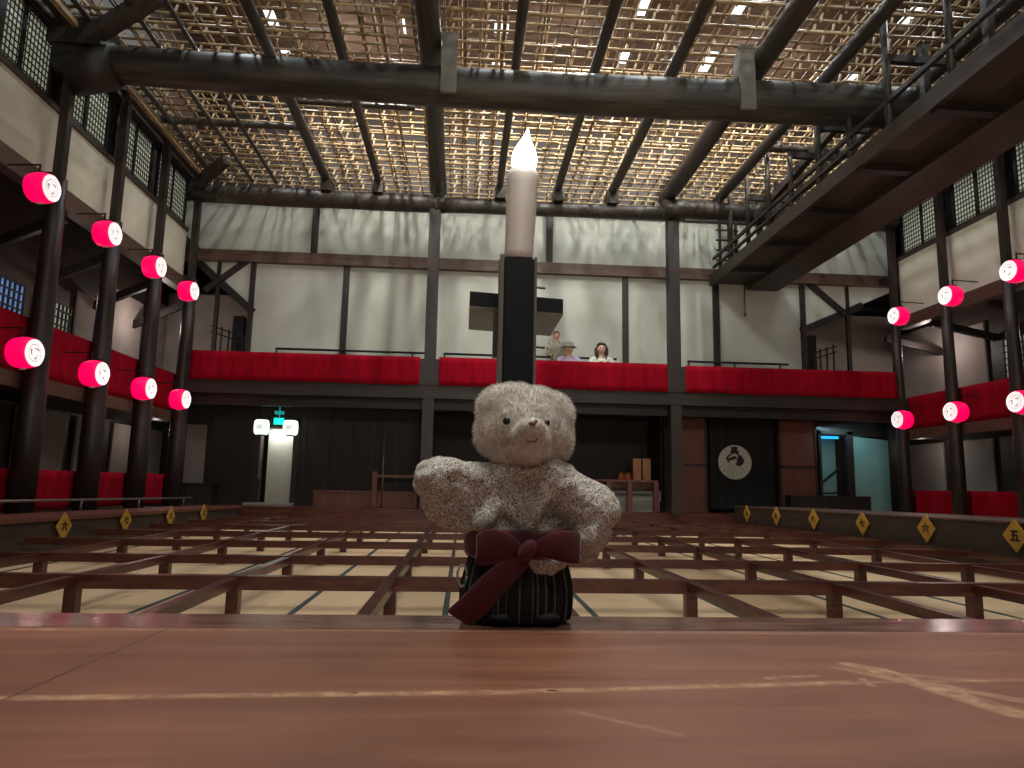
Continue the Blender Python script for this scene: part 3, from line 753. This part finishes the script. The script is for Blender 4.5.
L.new(n2.outputs[0], r2_.inputs[0]); L.new(r1.outputs[0], mx.inputs[6]); L.new(r2_.outputs[0], mx.inputs[7])
# scratches: segments in object space (x0,y0,x1,y1,width)
sep = nz(nt, 'ShaderNodeSeparateXYZ'); L.new(tc.outputs['Object'], sep.inputs[0])
def mth(op, a, b_=None, c=None, clamp=False):
    n = nt.nodes.new('ShaderNodeMath'); n.operation = op; n.use_clamp = clamp
    for i, v in enumerate((a, b_, c)):
        if v is None: continue
        if isinstance(v, (int, float)): n.inputs[i].default_value = v
        else: L.new(v, n.inputs[i])
    return n.outputs[0]
n3 = nz(nt, 'ShaderNodeTexNoise', Scale=60, Detail=6, Roughness=.7); L.new(tc.outputs['Object'], n3.inputs['Vector'])
n4 = nz(nt, 'ShaderNodeTexNoise', Scale=14, Detail=3); L.new(tc.outputs['Object'], n4.inputs['Vector'])
def seg(x0, y0, x1, y1, w, edge, amount):
    dx, dy = x1-x0, y1-y0; L2 = dx*dx+dy*dy
    px = mth('SUBTRACT', sep.outputs[0], x0); py = mth('SUBTRACT', sep.outputs[1], y0)
    t_ = mth('DIVIDE', mth('ADD', mth('MULTIPLY', px, dx), mth('MULTIPLY', py, dy)), L2, clamp=True)
    qx = mth('SUBTRACT', px, mth('MULTIPLY', t_, dx)); qy = mth('SUBTRACT', py, mth('MULTIPLY', t_, dy))
    d = mth('SQRT', mth('ADD', mth('MULTIPLY', qx, qx), mth('MULTIPLY', qy, qy)))
    d = mth('ADD', d, mth('MULTIPLY', mth('SUBTRACT', n4.outputs[0], .5), w*1.6))
    k = mth('SUBTRACT', 1.0, mth('DIVIDE', mth('SUBTRACT', d, w), edge), clamp=True)
    g = mth('MULTIPLY', k, mth('MULTIPLY', mth('SUBTRACT', n3.outputs[0], .34), amount*3, clamp=True), clamp=True)
    return g
# object origin is the stage centre; coordinates below are relative to it (world = local + origin)
OX, OY = .4, -1.2
acc = None
for a in [(.275, .497, .305, .43, .004, .004, 1.0), (.285, .48, .31, .39, .006, .005, 1.0), (.26, .49, .29, .45, .002, .003, .8), (.30, .45, .345, .40, .003, .004, .7),
          (-.6, .407, .02, .431, .0022, .004, 1.0), (.02, .431, .25, .452, .0018, .004, .9), (.25, .452, .6, .47, .001, .003, .6), (.06, .398, .11, .36, .0008, .003, .5), (.30, .47, .34, .455, .0015, .004, .5), (.20, .462, .235, .468, .0015, .002, .9), (.26, .445, .262, .46, .0015, .002, .8), (-.5, .600, -.2, .604, .002, .003, .7), (-.2, .604, .3, .602, .001, .003, .6), (.3, .604, .6, .606, .001, .003, .5)]:
    g = seg(a[0]-OX, a[1]-OY, a[2]-OX, a[3]-OY, *a[4:])
    acc = g if acc is None else mth('MAXIMUM', acc, g)
mx2 = nz(nt, 'ShaderNodeMix', data_type='RGBA'); L.new(mth('MULTIPLY', acc, .75), mx2.inputs[0]); L.new(mx.outputs[2], mx2.inputs[6]); mx2.inputs[7].default_value = srgb((222, 180, 142))
dk = None
for a in [(-.235, .612, -.245, .412, .0006, .0012, 1.6), (.055, .435, .058, .4345, .0012, .001, 1.5), (-.06, .43, -.058, .43, .001, .001, 1.5), (.0, .52, .001, .52, .001, .001, 1.5)]:
    g = seg(a[0]-OX, a[1]-OY, a[2]-OX, a[3]-OY, *a[4:]); dk = g if dk is None else mth('MAXIMUM', dk, g)
mx3 = nz(nt, 'ShaderNodeMix', data_type='RGBA'); L.new(dk, mx3.inputs[0]); L.new(mx2.outputs[2], mx3.inputs[6]); mx3.inputs[7].default_value = srgb((60, 34, 26))
L.new(mx3.outputs[2], b.inputs['Base Color'])
rr_ = nz(nt, 'ShaderNodeMapRange'); rr_.inputs[3].default_value = .34; rr_.inputs[4].default_value = .55; L.new(n1.outputs[0], rr_.inputs[0]); L.new(rr_.outputs[0], b.inputs['Roughness'])
bp = nz(nt, 'ShaderNodeBump', Strength=.25, Distance=.002); L.new(n1.outputs[0], bp.inputs['Height']); L.new(bp.outputs[0], b.inputs['Normal'])
M['stage'] = m_
M['lip'] = surf('worn_stage_lip', (84, 60, 52), (128, 98, 84), (2, 14, 14), 5, .16, .2, bdist=.002, spec=.7)
ZS = -.12
stg = empty('stage', (OX, OY, ZS-.1), 'worn reddish-brown wooden stage boards in the foreground', 'stage')
def sbox(name, x0, x1, y0, y1, z0, z1, mat):
    m = MB(); m.box(x0, x1, y0, y1, z0, z1)
    bmesh.ops.bevel(m.bm, geom=m.bm.edges[:], offset=.0015, segments=2, affect='EDGES')
    o = m.build(name, mat, stg)
    return o
for (y0, y1) in [(.20, .6122), (-.1, .199), (-.4, -.101), (-4.95, -.401)]:
    o = sbox('floor_board', -7.0, 10.5, y0, y1, ZS-.04, ZS, M['stage'])
    for v in o.data.vertices: v.co.z += .1     # put texture origin at the stage origin
    o.location.z -= .1
sbox('edge_beam', -7.0, 10.5, .6125, .678, ZS-.12, ZS-.0005, M['lip'])
sbox('front_wall', -7.0, 10.5, .56, .62, ZF, ZS-.041, M['dark_x'])

# ------------------------------------------------------------------ candle stand and candle
PX = .0515; PY = .715
st = empty('candle_stand', (PX+.002, PY, ZF), 'square blue-black post with a flat tray, rising behind the bear', 'stand')
m = MB(); m.box(PX-.0155, PX+.0165, PY-.0155, PY+.0155, ZF, .236)
bmesh.ops.bevel(m.bm, geom=m.bm.edges[:], offset=.002, segments=2, affect='EDGES'); m.build('post', M['navy'], st)
m = MB(); m.box(PX-.0195, PX-.0155, PY-.0175, PY+.0175, -.5, .237); m.box(PX+.0165, PX+.0195, PY-.012, PY+.0175, -.5, .237); m.build('edging', M['greyboard'], st)
m = MB(); ya, yb = PY+.016, PY+.125
m.poly([(PX-.050, ya, .188), (PX+.051, ya, .183), (PX+.051, yb, .183), (PX-.050, yb, .188)], (0, 0, 1), .0015, 1)
m.poly([(PX-.050, ya, .1896), (PX+.051, ya, .1846), (PX+.051, yb, .1846), (PX-.050, yb, .1896)], (0, 0, 1), .016, 0)
m.build('tray', [M['navy'], M['greyboard']], st)
m = MB(); m.box(PX-.024, PX-.0155, PY+.016, PY+.026, .135, .187); m.build('support', M['dark_z'], st)
for z in (.214, .148): MB().tube([(PX+.0165, PY+.02, z), (PX+.032, PY+.02, z-.001)], .0012, 6).build('peg', M['rail_brown'], st)
m_, nt, b = newmat('milky_candle_wax'); b.inputs['Base Color'].default_value = srgb((206, 202, 198)); b.inputs['Roughness'].default_value = .45
b.inputs['Subsurface Weight'].default_value = .25; b.inputs['Subsurface Radius'].default_value = (.01, .008, .006); M['wax'] = m_
cd = empty('electric_candle', (PX+.001, PY, .236), 'white electric candle with a glowing flame-shaped bulb on the black post', 'candle')
m = MB(); n = 32; pts = []; rr = []
for i in range(14):
    u = i/13; pts.append((PX+.0005+.0035*u, PY, .236+.100*u)); rr.append(.0150+.0022*u - (.002 if i == 13 else 0) + .0004*noise.noise(Vector((u*6, 0, 3))))
m.tube(pts, rr, n); m.build('wax_body', M['wax'], cd)
m = MB(); fl = [(0, .010), (.004, .0122), (.010, .0138), (.017, .0142), (.024, .0122), (.031, .0088), (.038, .005), (.045, .0022), (.050, .0006)]
m.tube([(PX+.0045+.002*(u/.05)**2*2, PY, .334+u*1.06) for u, r in fl], [r*1.0 for u, r in fl], 20); m.build('flame_bulb', M['flame'], cd)
point('candle_glow', (PX+.006, PY-.03, .36), .05, (1, .95, .88), .012)

# ------------------------------------------------------------------ the bear
def mod(o, typ, **k):
    md = o.modifiers.new(typ.lower(), typ)
    for a, v in k.items(): setattr(md, a, v)
    return md
def clouds(name, size, depth=2):
    t = bpy.data.textures.new(name, 'CLOUDS'); t.noise_scale = size; t.noise_depth = depth; return t
SC = .000936
def B(px, py, dy=0): return Vector((.0555 + (px-525)*SC + (625-py)*SC*.010, .652+dy, ZS + (625-py)*SC*.95))
bear = empty('teddy_bear', (.056, .652, ZS), 'fluffy grey teddy bear in a kimono, crimson sash and striped skirt, standing on stage edge', 'teddy bear')
# fur material
m_, nt, b = newmat('grey_plush'); L = nt.links
tc = nz(nt, 'ShaderNodeTexCoord'); n1 = nz(nt, 'ShaderNodeTexNoise', Scale=260, Detail=6, Roughness=.7); L.new(tc.outputs['Object'], n1.inputs[0])
r1 = nz(nt, 'ShaderNodeValToRGB'); r1.color_ramp.elements[0].position = .35; r1.color_ramp.elements[0].color = srgb((206, 200, 192)); r1.color_ramp.elements[1].position = .62; r1.color_ramp.elements[1].color = srgb((246, 243, 236))
L.new(n1.outputs[0], r1.inputs[0]); L.new(r1.outputs[0], b.inputs['Base Color']); b.inputs['Roughness'].default_value = .9; b.inputs['Sheen Weight'].default_value = .4
bp = nz(nt, 'ShaderNodeBump', Strength=.8, Distance=.002); L.new(n1.outputs[0], bp.inputs['Height']); L.new(bp.outputs[0], b.inputs['Normal']); M['fur'] = m_
# crepe-like kimono material: pale squiggles on darker grey
m_, nt, b = newmat('mottled_crepe_cloth'); L = nt.links
tc = nz(nt, 'ShaderNodeTexCoord')
n0 = nz(nt, 'ShaderNodeTexNoise', Scale=130, Detail=2); L.new(tc.outputs['Object'], n0.inputs[0])
mxv = nz(nt, 'ShaderNodeMix', data_type='RGBA'); mxv.inputs[0].default_value = .018; L.new(tc.outputs['Object'], mxv.inputs[6]); L.new(n0.outputs[1], mxv.inputs[7])
v1 = nz(nt, 'ShaderNodeTexVoronoi', feature='DISTANCE_TO_EDGE'); v1.inputs['Scale'].default_value = 390; L.new(mxv.outputs[2], v1.inputs['Vector'])
r1 = nz(nt, 'ShaderNodeValToRGB'); r1.color_ramp.elements[0].position = .04; r1.color_ramp.elements[0].color = srgb((244, 240, 232)); r1.color_ramp.elements[1].position = .22; r1.color_ramp.elements[1].color = srgb((108, 103, 98))
L.new(v1.outputs[0], r1.inputs[0]); L.new(r1.outputs[0], b.inputs['Base Color']); b.inputs['Roughness'].default_value = .85; b.inputs['Sheen Weight'].default_value = .3
iv = nz(nt, 'ShaderNodeMath', operation='MULTIPLY'); iv.inputs[1].default_value = -1; L.new(v1.outputs[0], iv.inputs[0])
bp = nz(nt, 'ShaderNodeBump', Strength=.6, Distance=.0015); L.new(iv.outputs[0], bp.inputs['Height']); L.new(bp.outputs[0], b.inputs['Normal']); M['crepe'] = m_
M['sash'] = surf('crimson_sash_cloth', (76, 12, 32), (96, 18, 40), (1, 1, 1), 160, .7, .25, bdist=.001, sheen=.3)
M['eye'] = surf('blue_black_bead', (22, 28, 38), (30, 36, 48), (1, 1, 1), 30, .15, 0)
M['skirtb'] = surf('black_skirt_cloth', (14, 15, 17), (26, 28, 31), (200, 200, 30), 3, .75, .2, bdist=.001)
M['skirtw'] = surf('grey_white_stripe', (84, 88, 90), (120, 122, 120), (200, 200, 30), 3, .8, .2, bdist=.001)
M['stitch'] = surf('pinkish_stitch', (126, 88, 84), (140, 98, 92), (1, 1, 1), 90, .8, .05)

def blob(name, parts, mat, parent, voxel=.0022, disp=None, smooth=6, bake=False):
    m = MB()
    for c, r, rot in parts: m.ball(c, r, 3, rot=rot)
    o = m.build(name, mat, parent)
    mod(o, 'REMESH', mode='VOXEL', voxel_size=voxel, use_smooth_shade=True)
    mod(o, 'SMOOTH', iterations=smooth, factor=.5)
    for t_, s_ in (disp or []): mod(o, 'DISPLACE', texture=t_, strength=s_, mid_level=.5, texture_coords='LOCAL')
    if bake:
        dg = bpy.context.evaluated_depsgraph_get(); ev = o.evaluated_get(dg)
        me = bpy.data.meshes.new_from_object(ev); o.modifiers.clear(); o.data = me
        if not me.materials: me.materials.append(mat)
    return o
rotY = lambda a: Matrix.Rotation(radians(a), 4, 'Y')
u = SC
# head
T1 = clouds('fur_fine', .006, 3); T2 = clouds('fur_coarse', .02, 2)
hp = [(B(523, 428), (46*u, 38*u, 38*u), None), (B(501, 412, .002), (27*u, 30*u, 25*u), rotY(20)), (B(546, 416, .002), (27*u, 30*u, 25*u), rotY(-20)),
      (B(492, 432), (18*u, 28*u, 26*u), None), (B(556, 436), (17*u, 28*u, 28*u), None), (B(510, 398), (24*u, 24*u, 14*u), rotY(-8)), (B(538, 401), (22*u, 24*u, 14*u), rotY(12)),
      (B(523, 456, -.004), (34*u, 30*u, 18*u), None),
      # folded ears merging with the crown
      (B(487, 407, .004), (12*u, 12*u, 14*u), rotY(35)), (B(560, 410, .004), (13*u, 12*u, 15*u), rotY(-30)),
      (B(489, 440, 0), (14*u, 24*u, 18*u), None), (B(556, 440, 0), (14*u, 24*u, 18*u), None)]
head = blob('head', hp, M['fur'], bear, .0020, [(T2, .004), (T1, .0022)], 8, bake=True)
# fur strands on the head, part of the same mesh
def furry(o, count, ln, wd, seed, jit=.7):
    me = o.data; rnd = random.Random(seed)
    bm = bmesh.new(); bm.from_mesh(me); bm.normal_update(); bm.faces.ensure_lookup_table(); fs = list(bm.faces); 
    for _ in range(count):
        f = rnd.choice(fs); vs = [v.co for v in f.verts]; w = [rnd.random() for _ in vs]; sw = sum(w)
        p = sum((v*k for v, k in zip(vs, w)), Vector())/sw
        d = (f.normal + Vector((rnd.uniform(-jit, jit), rnd.uniform(-jit, jit), rnd.uniform(-jit, jit)))).normalized()
        l = ln*rnd.uniform(.5, 1.3); t = d.orthogonal().normalized()
        t = Matrix.Rotation(rnd.uniform(0, 6.28), 3, d) @ t
        a = bm.verts.new(p - t*wd); b_ = bm.verts.new(p + t*wd); c = bm.verts.new(p - d*wd*.5 + d.cross(t)*wd); e_ = bm.verts.new(p + d*l + Vector((0, 0, -l*.2)))
        bm.faces.new([a, b_, e_]); bm.faces.new([b_, c, e_]); bm.faces.new([c, a, e_])
    bm.to_mesh(me); bm.free()
furry(head, 15000, .0036, .00028, 5)
mz = blob('muzzle', [(B(526, 441, -.036), (19*u, 20*u, 17*u), None), (B(526, 434, -.048), (13*u, 14*u, 10*u), None), (B(526, 454, -.030), (20*u, 20*u, 13*u), None)], M['fur'], head, .0016, [(T1, .001)], 5, bake=True)
furry(mz, 3500, .0022, .00025, 8)
def on(px, py, dy): return B(px, py, dy)
MB().ball(on(503, 427, -.0385), (.0034, .0024, .0034), 3).build('eye', M['eye'], head)
MB().ball(on(541, 428, -.0375), (.0030, .0024, .0032), 3).build('eye', M['eye'], head)
nose = MB().ball(on(525, 431, -.0615), (.0032, .0018, .0018), 3).build('nose', M['stitch'], head)
MB().ball(on(528.5, 429, -.0620), (.0014, .0012, .0011), 2).build('nostril', M['eye'], nose)
MB().tube([on(520, 446, -.0565), on(523, 448.5, -.0570), on(525, 447, -.0570), on(528, 448.5, -.0570), on(531, 445, -.0560)], .0007, 6).build('mouth', M['stitch'], head)
# kimono: body and two wide sleeves as one garment
T3 = clouds('cloth_fold', .035, 1); T4 = clouds('cloth_wrinkle', .012, 2)
kp = [(B(523, 500, .002), (37*u, 27*u, 42*u), None), (B(523, 478), (36*u, 27*u, 20*u), None), (B(524, 545), (46*u, 31*u, 30*u), None), (B(536, 566, -.003), (34*u, 29*u, 14*u), None)]
def cap(a, b_, r0, r1, ry, n=7):
    return [(a.lerp(b_, i/(n-1)), ((r0+(r1-r0)*i/(n-1)), ry, (r0+(r1-r0)*i/(n-1))), None) for i in range(n)]
kp += cap(B(500, 492, -.003), B(441, 486, -.006), 27*u, 20*u, 22*u)
kp += cap(B(492, 510), B(447, 506), 28*u, 21*u, 19*u)
kp += [(B(430, 484), (14*u, 15*u, 17*u), None), (B(455, 520), (22*u, 16*u, 14*u), rotY(18)), (B(482, 532), (20*u, 18*u, 12*u), rotY(10))]
kp += cap(B(552, 488, -.003), B(592, 512, -.010), 24*u, 24*u, 23*u)
kp += cap(B(574, 510, -.004), B(588, 534, -.012), 22*u, 21*u, 19*u)
kp += [(B(602, 515), (14*u, 14*u, 18*u), rotY(-10)), (B(589, 552), (11*u, 13*u, 14*u), rotY(20))]
# crossing collar ridge
kp += cap(B(545, 478, -.018), B(527, 532, -.024), 13*u, 8*u, 9*u, 12) + cap(B(500, 478, -.015), B(520, 528, -.021), 12*u, 9*u, 9*u, 12) + cap(B(500, 508, -.018), B(484, 530, -.018), 10*u, 8*u, 8*u)
kim = blob('kimono', kp, M['crepe'], bear, .0020, [(T3, .013), (T4, .006)], 5, bake=True)
furry(kim, 5000, .0014, .0003, 9)
# deep folds: cut shapes modelled as cloth pleats on the front
for a, b_, c in [((470, 470), (487, 500), (480, 528)), ((568, 490), (556, 512), (562, 536))]:
    pass
# skirt with pleats and woven stripes
m = MB(); n = 240; lev = [(622.8, 1.0), (620, 1.02), (605, 1.05), (590, 1.04), (575, .98), (562, .93), (558, .90)]
rings = []
for py, s_ in lev:
    ring = []
    for k in range(n):
        a = 2*pi*k/n; pl = 1 + .035*sin(a*22+1.2*sin(a*3)) * (1 if py > 570 else .5)
        rx = 51*u*s_*pl; ry = 31*u*s_*pl
        wob = .0015*noise.noise(Vector((a*2, py*.05, 0)))
        c = B(520, py); ring.append(m.bm.verts.new((c.x+rx*cos(a), c.y+ry*sin(a), c.z+wob*(0 if py > 621 else 1))))
    rings.append(ring)
for a, b_ in zip(rings, rings[1:]):
    for k in range(n):
        f = m.bm.faces.new([a[k], a[(k+1)%n], b_[(k+1)%n], b_[k]]); f.smooth = True
        f.material_index = 1 if (k % 9 == 0 or (k % 27 == 4)) else 0
m.bm.faces.new(rings[0][::-1]); m.bm.faces.new(rings[-1])
m.build('skirt', [M['skirtb'], M['skirtw']], bear)
# two black feet peeking at the hem
for x in (505, 547):
    MB().ball(B(x, 618, -.022), (13*u, 10*u, 6*u), 3).build('foot', M['skirtb'], bear)
# hem of kimono below the sash is part of the garment; waist sash
m = MB(); n = 64
prof = [(532, 1.0), (535, 1.05), (545, 1.07), (556, 1.05), (560, 1.0)]
rings = [[m.bm.verts.new((B(523, py+(k_ := 0)).x + 52*u*s_*cos(2*pi*k/n), B(523, py).y + 35*u*s_*sin(2*pi*k/n), B(523, py).z + .002*sin(2*pi*k/n+1) + .001*sin(6*2*pi*k/n))) for k in range(n)] for py, s_ in prof]
for a, b_ in zip(rings, rings[1:]):
    for k in range(n): f = m.bm.faces.new([a[k], a[(k+1)%n], b_[(k+1)%n], b_[k]]); f.smooth = True
for k in range(n): m.bm.faces.new([rings[-1][k], rings[-1][(k+1)%n], rings[0][(k+1)%n], rings[0][k]])
sash = m.build('sash', M['sash'], bear)
def strip(name, mid, widths, thick, parent, mat, upv=None):
    """ribbon along mid points; widths are half-width vectors"""
    m = MB(); rows = []
    for p, w in zip(mid, widths):
        p = Vector(p); w = Vector(w)
        rows.append([m.bm.verts.new(p - w + Vector((0, -thick/2, 0))), m.bm.verts.new(p + Vector((0, -thick/2-.0008, 0))), m.bm.verts.new(p + w + Vector((0, -thick/2, 0))), m.bm.verts.new(p + w + Vector((0, thick/2, 0))), m.bm.verts.new(p + Vector((0, thick/2-.0008, 0))), m.bm.verts.new(p - w + Vector((0, thick/2, 0)))])
    for a, b_ in zip(rows, rows[1:]):
        for k in range(6):
            f = m.bm.faces.new([a[k], a[(k+1)%6], b_[(k+1)%6], b_[k]]); f.smooth = True
    m.bm.faces.new(rows[0]); m.bm.faces.new(rows[-1][::-1])
    o = m.build(name, mat, parent); mod(o, 'SUBSURF', levels=2, render_levels=2); return o
yb_ = -.040
# long tail falling to lower left
strip('sash_tail', [B(526, 556, yb_), B(510, 568, yb_-.004), B(496, 582, yb_-.004), B(480, 602, yb_-.001), B(466, 615, yb_+.002), B(464.5, 616.5, yb_+.002)],
      [Vector((6*u, 0, -5*u)), Vector((9*u, 0, -7*u)), Vector((10.5*u, 0, -8*u)), Vector((11*u, 0, -8*u)), Vector((11.5*u, 0, -7*u)), Vector((11.5*u, 0, -7*u))], .0018, sash, M['sash'])
# bow loops: left and right, each a folded puffy loop
strip('bow_loop', [B(522, 551, yb_-.003), B(505, 541, yb_-.010), B(488, 543, yb_-.006), B(474, 552, yb_+.006), B(488, 557, yb_-.001), B(508, 554, yb_-.004), B(522, 553, yb_-.001)],
      [Vector((0, 0, 5*u)), Vector((0, 0, 9*u)), Vector((0, 0, 13*u)), Vector((0, 0, 12*u)), Vector((0, 0, 11*u)), Vector((0, 0, 8*u)), Vector((0, 0, 4*u))], .0018, sash, M['sash'])
strip('bow_loop', [B(528, 550, yb_-.003), B(545, 543, yb_-.012), B(563, 545, yb_-.010), B(580, 549, yb_+.004), B(566, 552, yb_-.002), B(546, 551, yb_-.004), B(528, 551, yb_-.001)],
      [Vector((0, 0, 5*u)), Vector((0, 0, 10*u)), Vector((0, 0, 14*u)), Vector((0, 0, 14*u)), Vector((0, 0, 12*u)), Vector((0, 0, 8*u)), Vector((0, 0, 4*u))], .0018, sash, M['sash'])
MB().ball(B(525, 551, yb_-.006), (7*u, 5*u, 11*u), 3, rot=rotY(35)).build('knot', M['sash'], sash)
m = MB(); c = B(467, 580, -.012)
m.tube([(c.x+.006*cos(a_)*.7, c.y, c.z+.0095*sin(a_)) for a_ in [2*pi*k/20 for k in range(21)]], .0012, 6)
m.build('cord_loop', M['crest'], sash)

# ------------------------------------------------------------------ people on the balcony
M['skin'] = surf('skin', (206, 160, 136), (216, 172, 148), (1, 1, 1), 8, .6, .02)
def person(base, yaw, pose, hair_c, top_c, leg_c, lab, s=1.0, hat=None, long_hair=False, pattern=False):
    t = empty('person', base, lab, 'person')
    t.rotation_euler = (0, 0, yaw); Z = lambda z: z*s
    # body as one skinned surface: origin on the floor below the pelvis, facing -y
    if pose == 'sit':
        P = {'pel': (0, 0, .22), 'ch': (0, -.02, .52), 'nk': (0, -.03, .72), 'hd': (0, -.05, .80), 'top': (0, -.05, .93)}
        arms = [[(sx*.17, -.03, .64), (sx*.24, -.12, .42), (sx*.10, -.33, .52), (sx*.06, -.36, .55)] for sx in (-1, 1)]
        legs = [[(sx*.10, -.02, .18), (sx*.24, -.24, .14), (sx*.08, -.22, .06), (sx*.02, -.26, .04)] for sx in (-1, 1)]
    else:
        P = {'pel': (0, 0, .88), 'ch': (0, 0, 1.18), 'nk': (0, -.01, 1.42), 'hd': (0, -.02, 1.50), 'top': (0, -.02, 1.66)}
        arms = [[(sx*.17, 0, 1.34), (sx*.23, 0, 1.08), (sx*.17, -.20, 1.0), (sx*.12, -.27, 1.02)] for sx in (-1, 1)]
        legs = [[(sx*.09, 0, .84), (sx*.10, -.01, .48), (sx*.10, .01, .08), (sx*.11, -.14, .04)] for sx in (-1, 1)]
    V = []; E = []; Rr = []
    def add(p, r, par=None):
        V.append(tuple(c*s for c in p)); Rr.append(r*s)
        if par is not None: E.append((par, len(V)-1))
        return len(V)-1
    a = add(P['pel'], .13); b1 = add(P['ch'], .14, a); c1 = add(P['nk'], .055, b1); d1 = add(P['hd'], .07, c1); add(P['top'], .075, d1)
    for A in arms:
        k = add(A[0], .06, b1); k = add(A[1], .042, k); k = add(A[2], .03, k); k = add(A[3], .03, k)
        hx = Vector(A[3]); 
        for q in range(5):
            off = Vector(((q-2)*.018, -.07+abs(q-2)*.008, .015 - (.02 if q == 0 else 0)))
            add(tuple(hx+off), .009, k)
    for A in legs:
        k = add(A[0], .085, a); k = add(A[1], .062, k); k = add(A[2], .045, k); add(A[3], .04, k)
    me = bpy.data.meshes.new('body'); me.from_pydata(V, E, []); o = bpy.data.objects.new('body', me); COL.objects.link(o); o.parent = t
    mod(o, 'SKIN'); sv = me.skin_vertices[0].data
    for i, r in enumerate(Rr): sv[i].radius = (r, r*.85)
    sv[0].use_root = True
    mod(o, 'SUBSURF', levels=1, render_levels=2); me.materials.append(M['skin'])
    hd = Vector(P['hd'])*s; tp = Vector(P['top'])*s; hc = (hd+tp)/2
    def part(name, mb, mat):
        o2 = mb.build(name, mat, None, origin=(0, 0, 0)); o2.location = (0, 0, 0); o2.parent = t; return o2
    # clothing following the body
    top = surf('top_cloth', *top_c, (1, 1, 1), 40 if pattern else 8, .8, .1); leg = surf('trouser_cloth', leg_c, tuple(int(v*1.15) for v in leg_c), (1, 1, 1), 10, .8, .1)
    m = MB(); pl, ch, nk = (Vector(P[k])*s for k in ('pel', 'ch', 'nk'))
    rg = [(pl+Vector((0, 0, -.06*s)), .155), (pl+Vector((0, 0, .05*s)), .16), (pl.lerp(ch, .6), .165), (ch+Vector((0, 0, .06*s)), .185), (nk+Vector((0, 0, -.09*s)), .165), (nk+Vector((0, 0, -.03*s)), .075)]
    m.tube([p for p, r in rg], [r*s for p, r in rg], 18)
    for v in m.bm.verts: v.co.y = pl.y*.5+ch.y*.5 + (v.co.y-(pl.y+ch.y)/2)*.75
    for A in arms:
        q = [Vector(p)*s for p in A]
        m.tube([Vector((q[0].x*.4, q[0].y, q[0].z+.03*s)), q[0]+Vector((0, 0, .005)), q[0].lerp(q[1], .5), q[1], q[1].lerp(q[2], .6)], [.07*s, .072*s, .064*s, .056*s, .046*s], 12)
    part('shirt', m, top)
    m = MB()
    for A in legs:
        q = [Vector(p)*s for p in A]; m.tube([pl+Vector((q[0].x*.6, 0, 0)), q[0], q[1], q[2]], [.11*s, .105*s, .078*s, .06*s], 12)
    part('trousers', m, leg)
    # face
    m = MB(); m.ball(hc+Vector((0, -.005, .0))*s, (.078*s, .092*s, .112*s), 3); fc = part('face', m, M['skin'])
    m = MB(); m.ball(hc+Vector((-.03, -.088, .012))*s, .011*s, 2).ball(hc+Vector((.03, -.088, .012))*s, .011*s, 2); part('eyes', m, M['eye'])
    m = MB(); m.ball(hc+Vector((0, -.10, -.015))*s, (.012*s, .016*s, .02*s), 2); part('nose', m, M['skin'])
    m = MB(); m.ball(hc+Vector((0, -.088, -.055))*s, (.024*s, .008*s, .006*s), 2); part('mouth', m, M['stitch'])
    m = MB(); m.ball(hc+Vector((-.08, 0, 0))*s, (.01*s, .02*s, .028*s), 2).ball(hc+Vector((.08, 0, 0))*s, (.01*s, .02*s, .028*s), 2); part('ears', m, M['skin'])
    hair = surf('hair', hair_c, tuple(min(255, int(v*1.3+6)) for v in hair_c), (30, 30, 2), 10, .5, .3)
    m = MB(); m.ball(hc+Vector((0, .02, .035))*s, (.093*s, .10*s, .105*s), 3); m.ball(hc+Vector((0, -.035, .085))*s, (.075*s, .06*s, .035*s), 3)
    if long_hair:
        for sx in (-1, 1): m.tube([hc+Vector((sx*.06, .0, .08))*s, hc+Vector((sx*.098, -.01, .0))*s, hc+Vector((sx*.10, -.02, -.10))*s, hc+Vector((sx*.085, -.05, -.19))*s], [.035*s, .036*s, .034*s, .012*s], 10)
        m.tube([hc+Vector((0, .06, .05))*s, hc+Vector((0, .09, -.05))*s, hc+Vector((0, .09, -.2))*s], [.09*s, .09*s, .06*s], 12)
    part('hair', m, hair)
    if hat:
        m = MB(); m.tube([hc+Vector((0, 0, z))*s for z in (.035, .045, .10, .135, .15)], [.15*s, .105*s, .102*s, .08*s, .02*s], 20)
        part('hat', m, surf('hat_cloth', *hat, (1, 1, 1), 20, .85, .1))
    return t
person((1.92, 14.72, 1.95), .1, 'stand', (66, 58, 44), ((90, 96, 84), (190, 186, 170)), (52, 40, 66), 'person with short dark hair and patterned top standing on the balcony', .80, pattern=True)
person((2.16, 14.5, 1.95), 0, 'sit', (120, 120, 112), ((176, 150, 190), (196, 176, 206)), (60, 50, 70), 'person in a grey hat and pale purple top sitting behind the red cloth', 1.08, hat=((120, 130, 118), (150, 158, 146)))
person((2.87, 14.58, 1.95), -.05, 'sit', (36, 20, 20), ((186, 190, 178), (206, 208, 196)), (50, 50, 56), 'person with long dark hair and pale top leaning behind the red cloth', 1.12, long_hair=True)

# scene clean-up: nothing is created outside the room
bpy.context.view_layer.update()
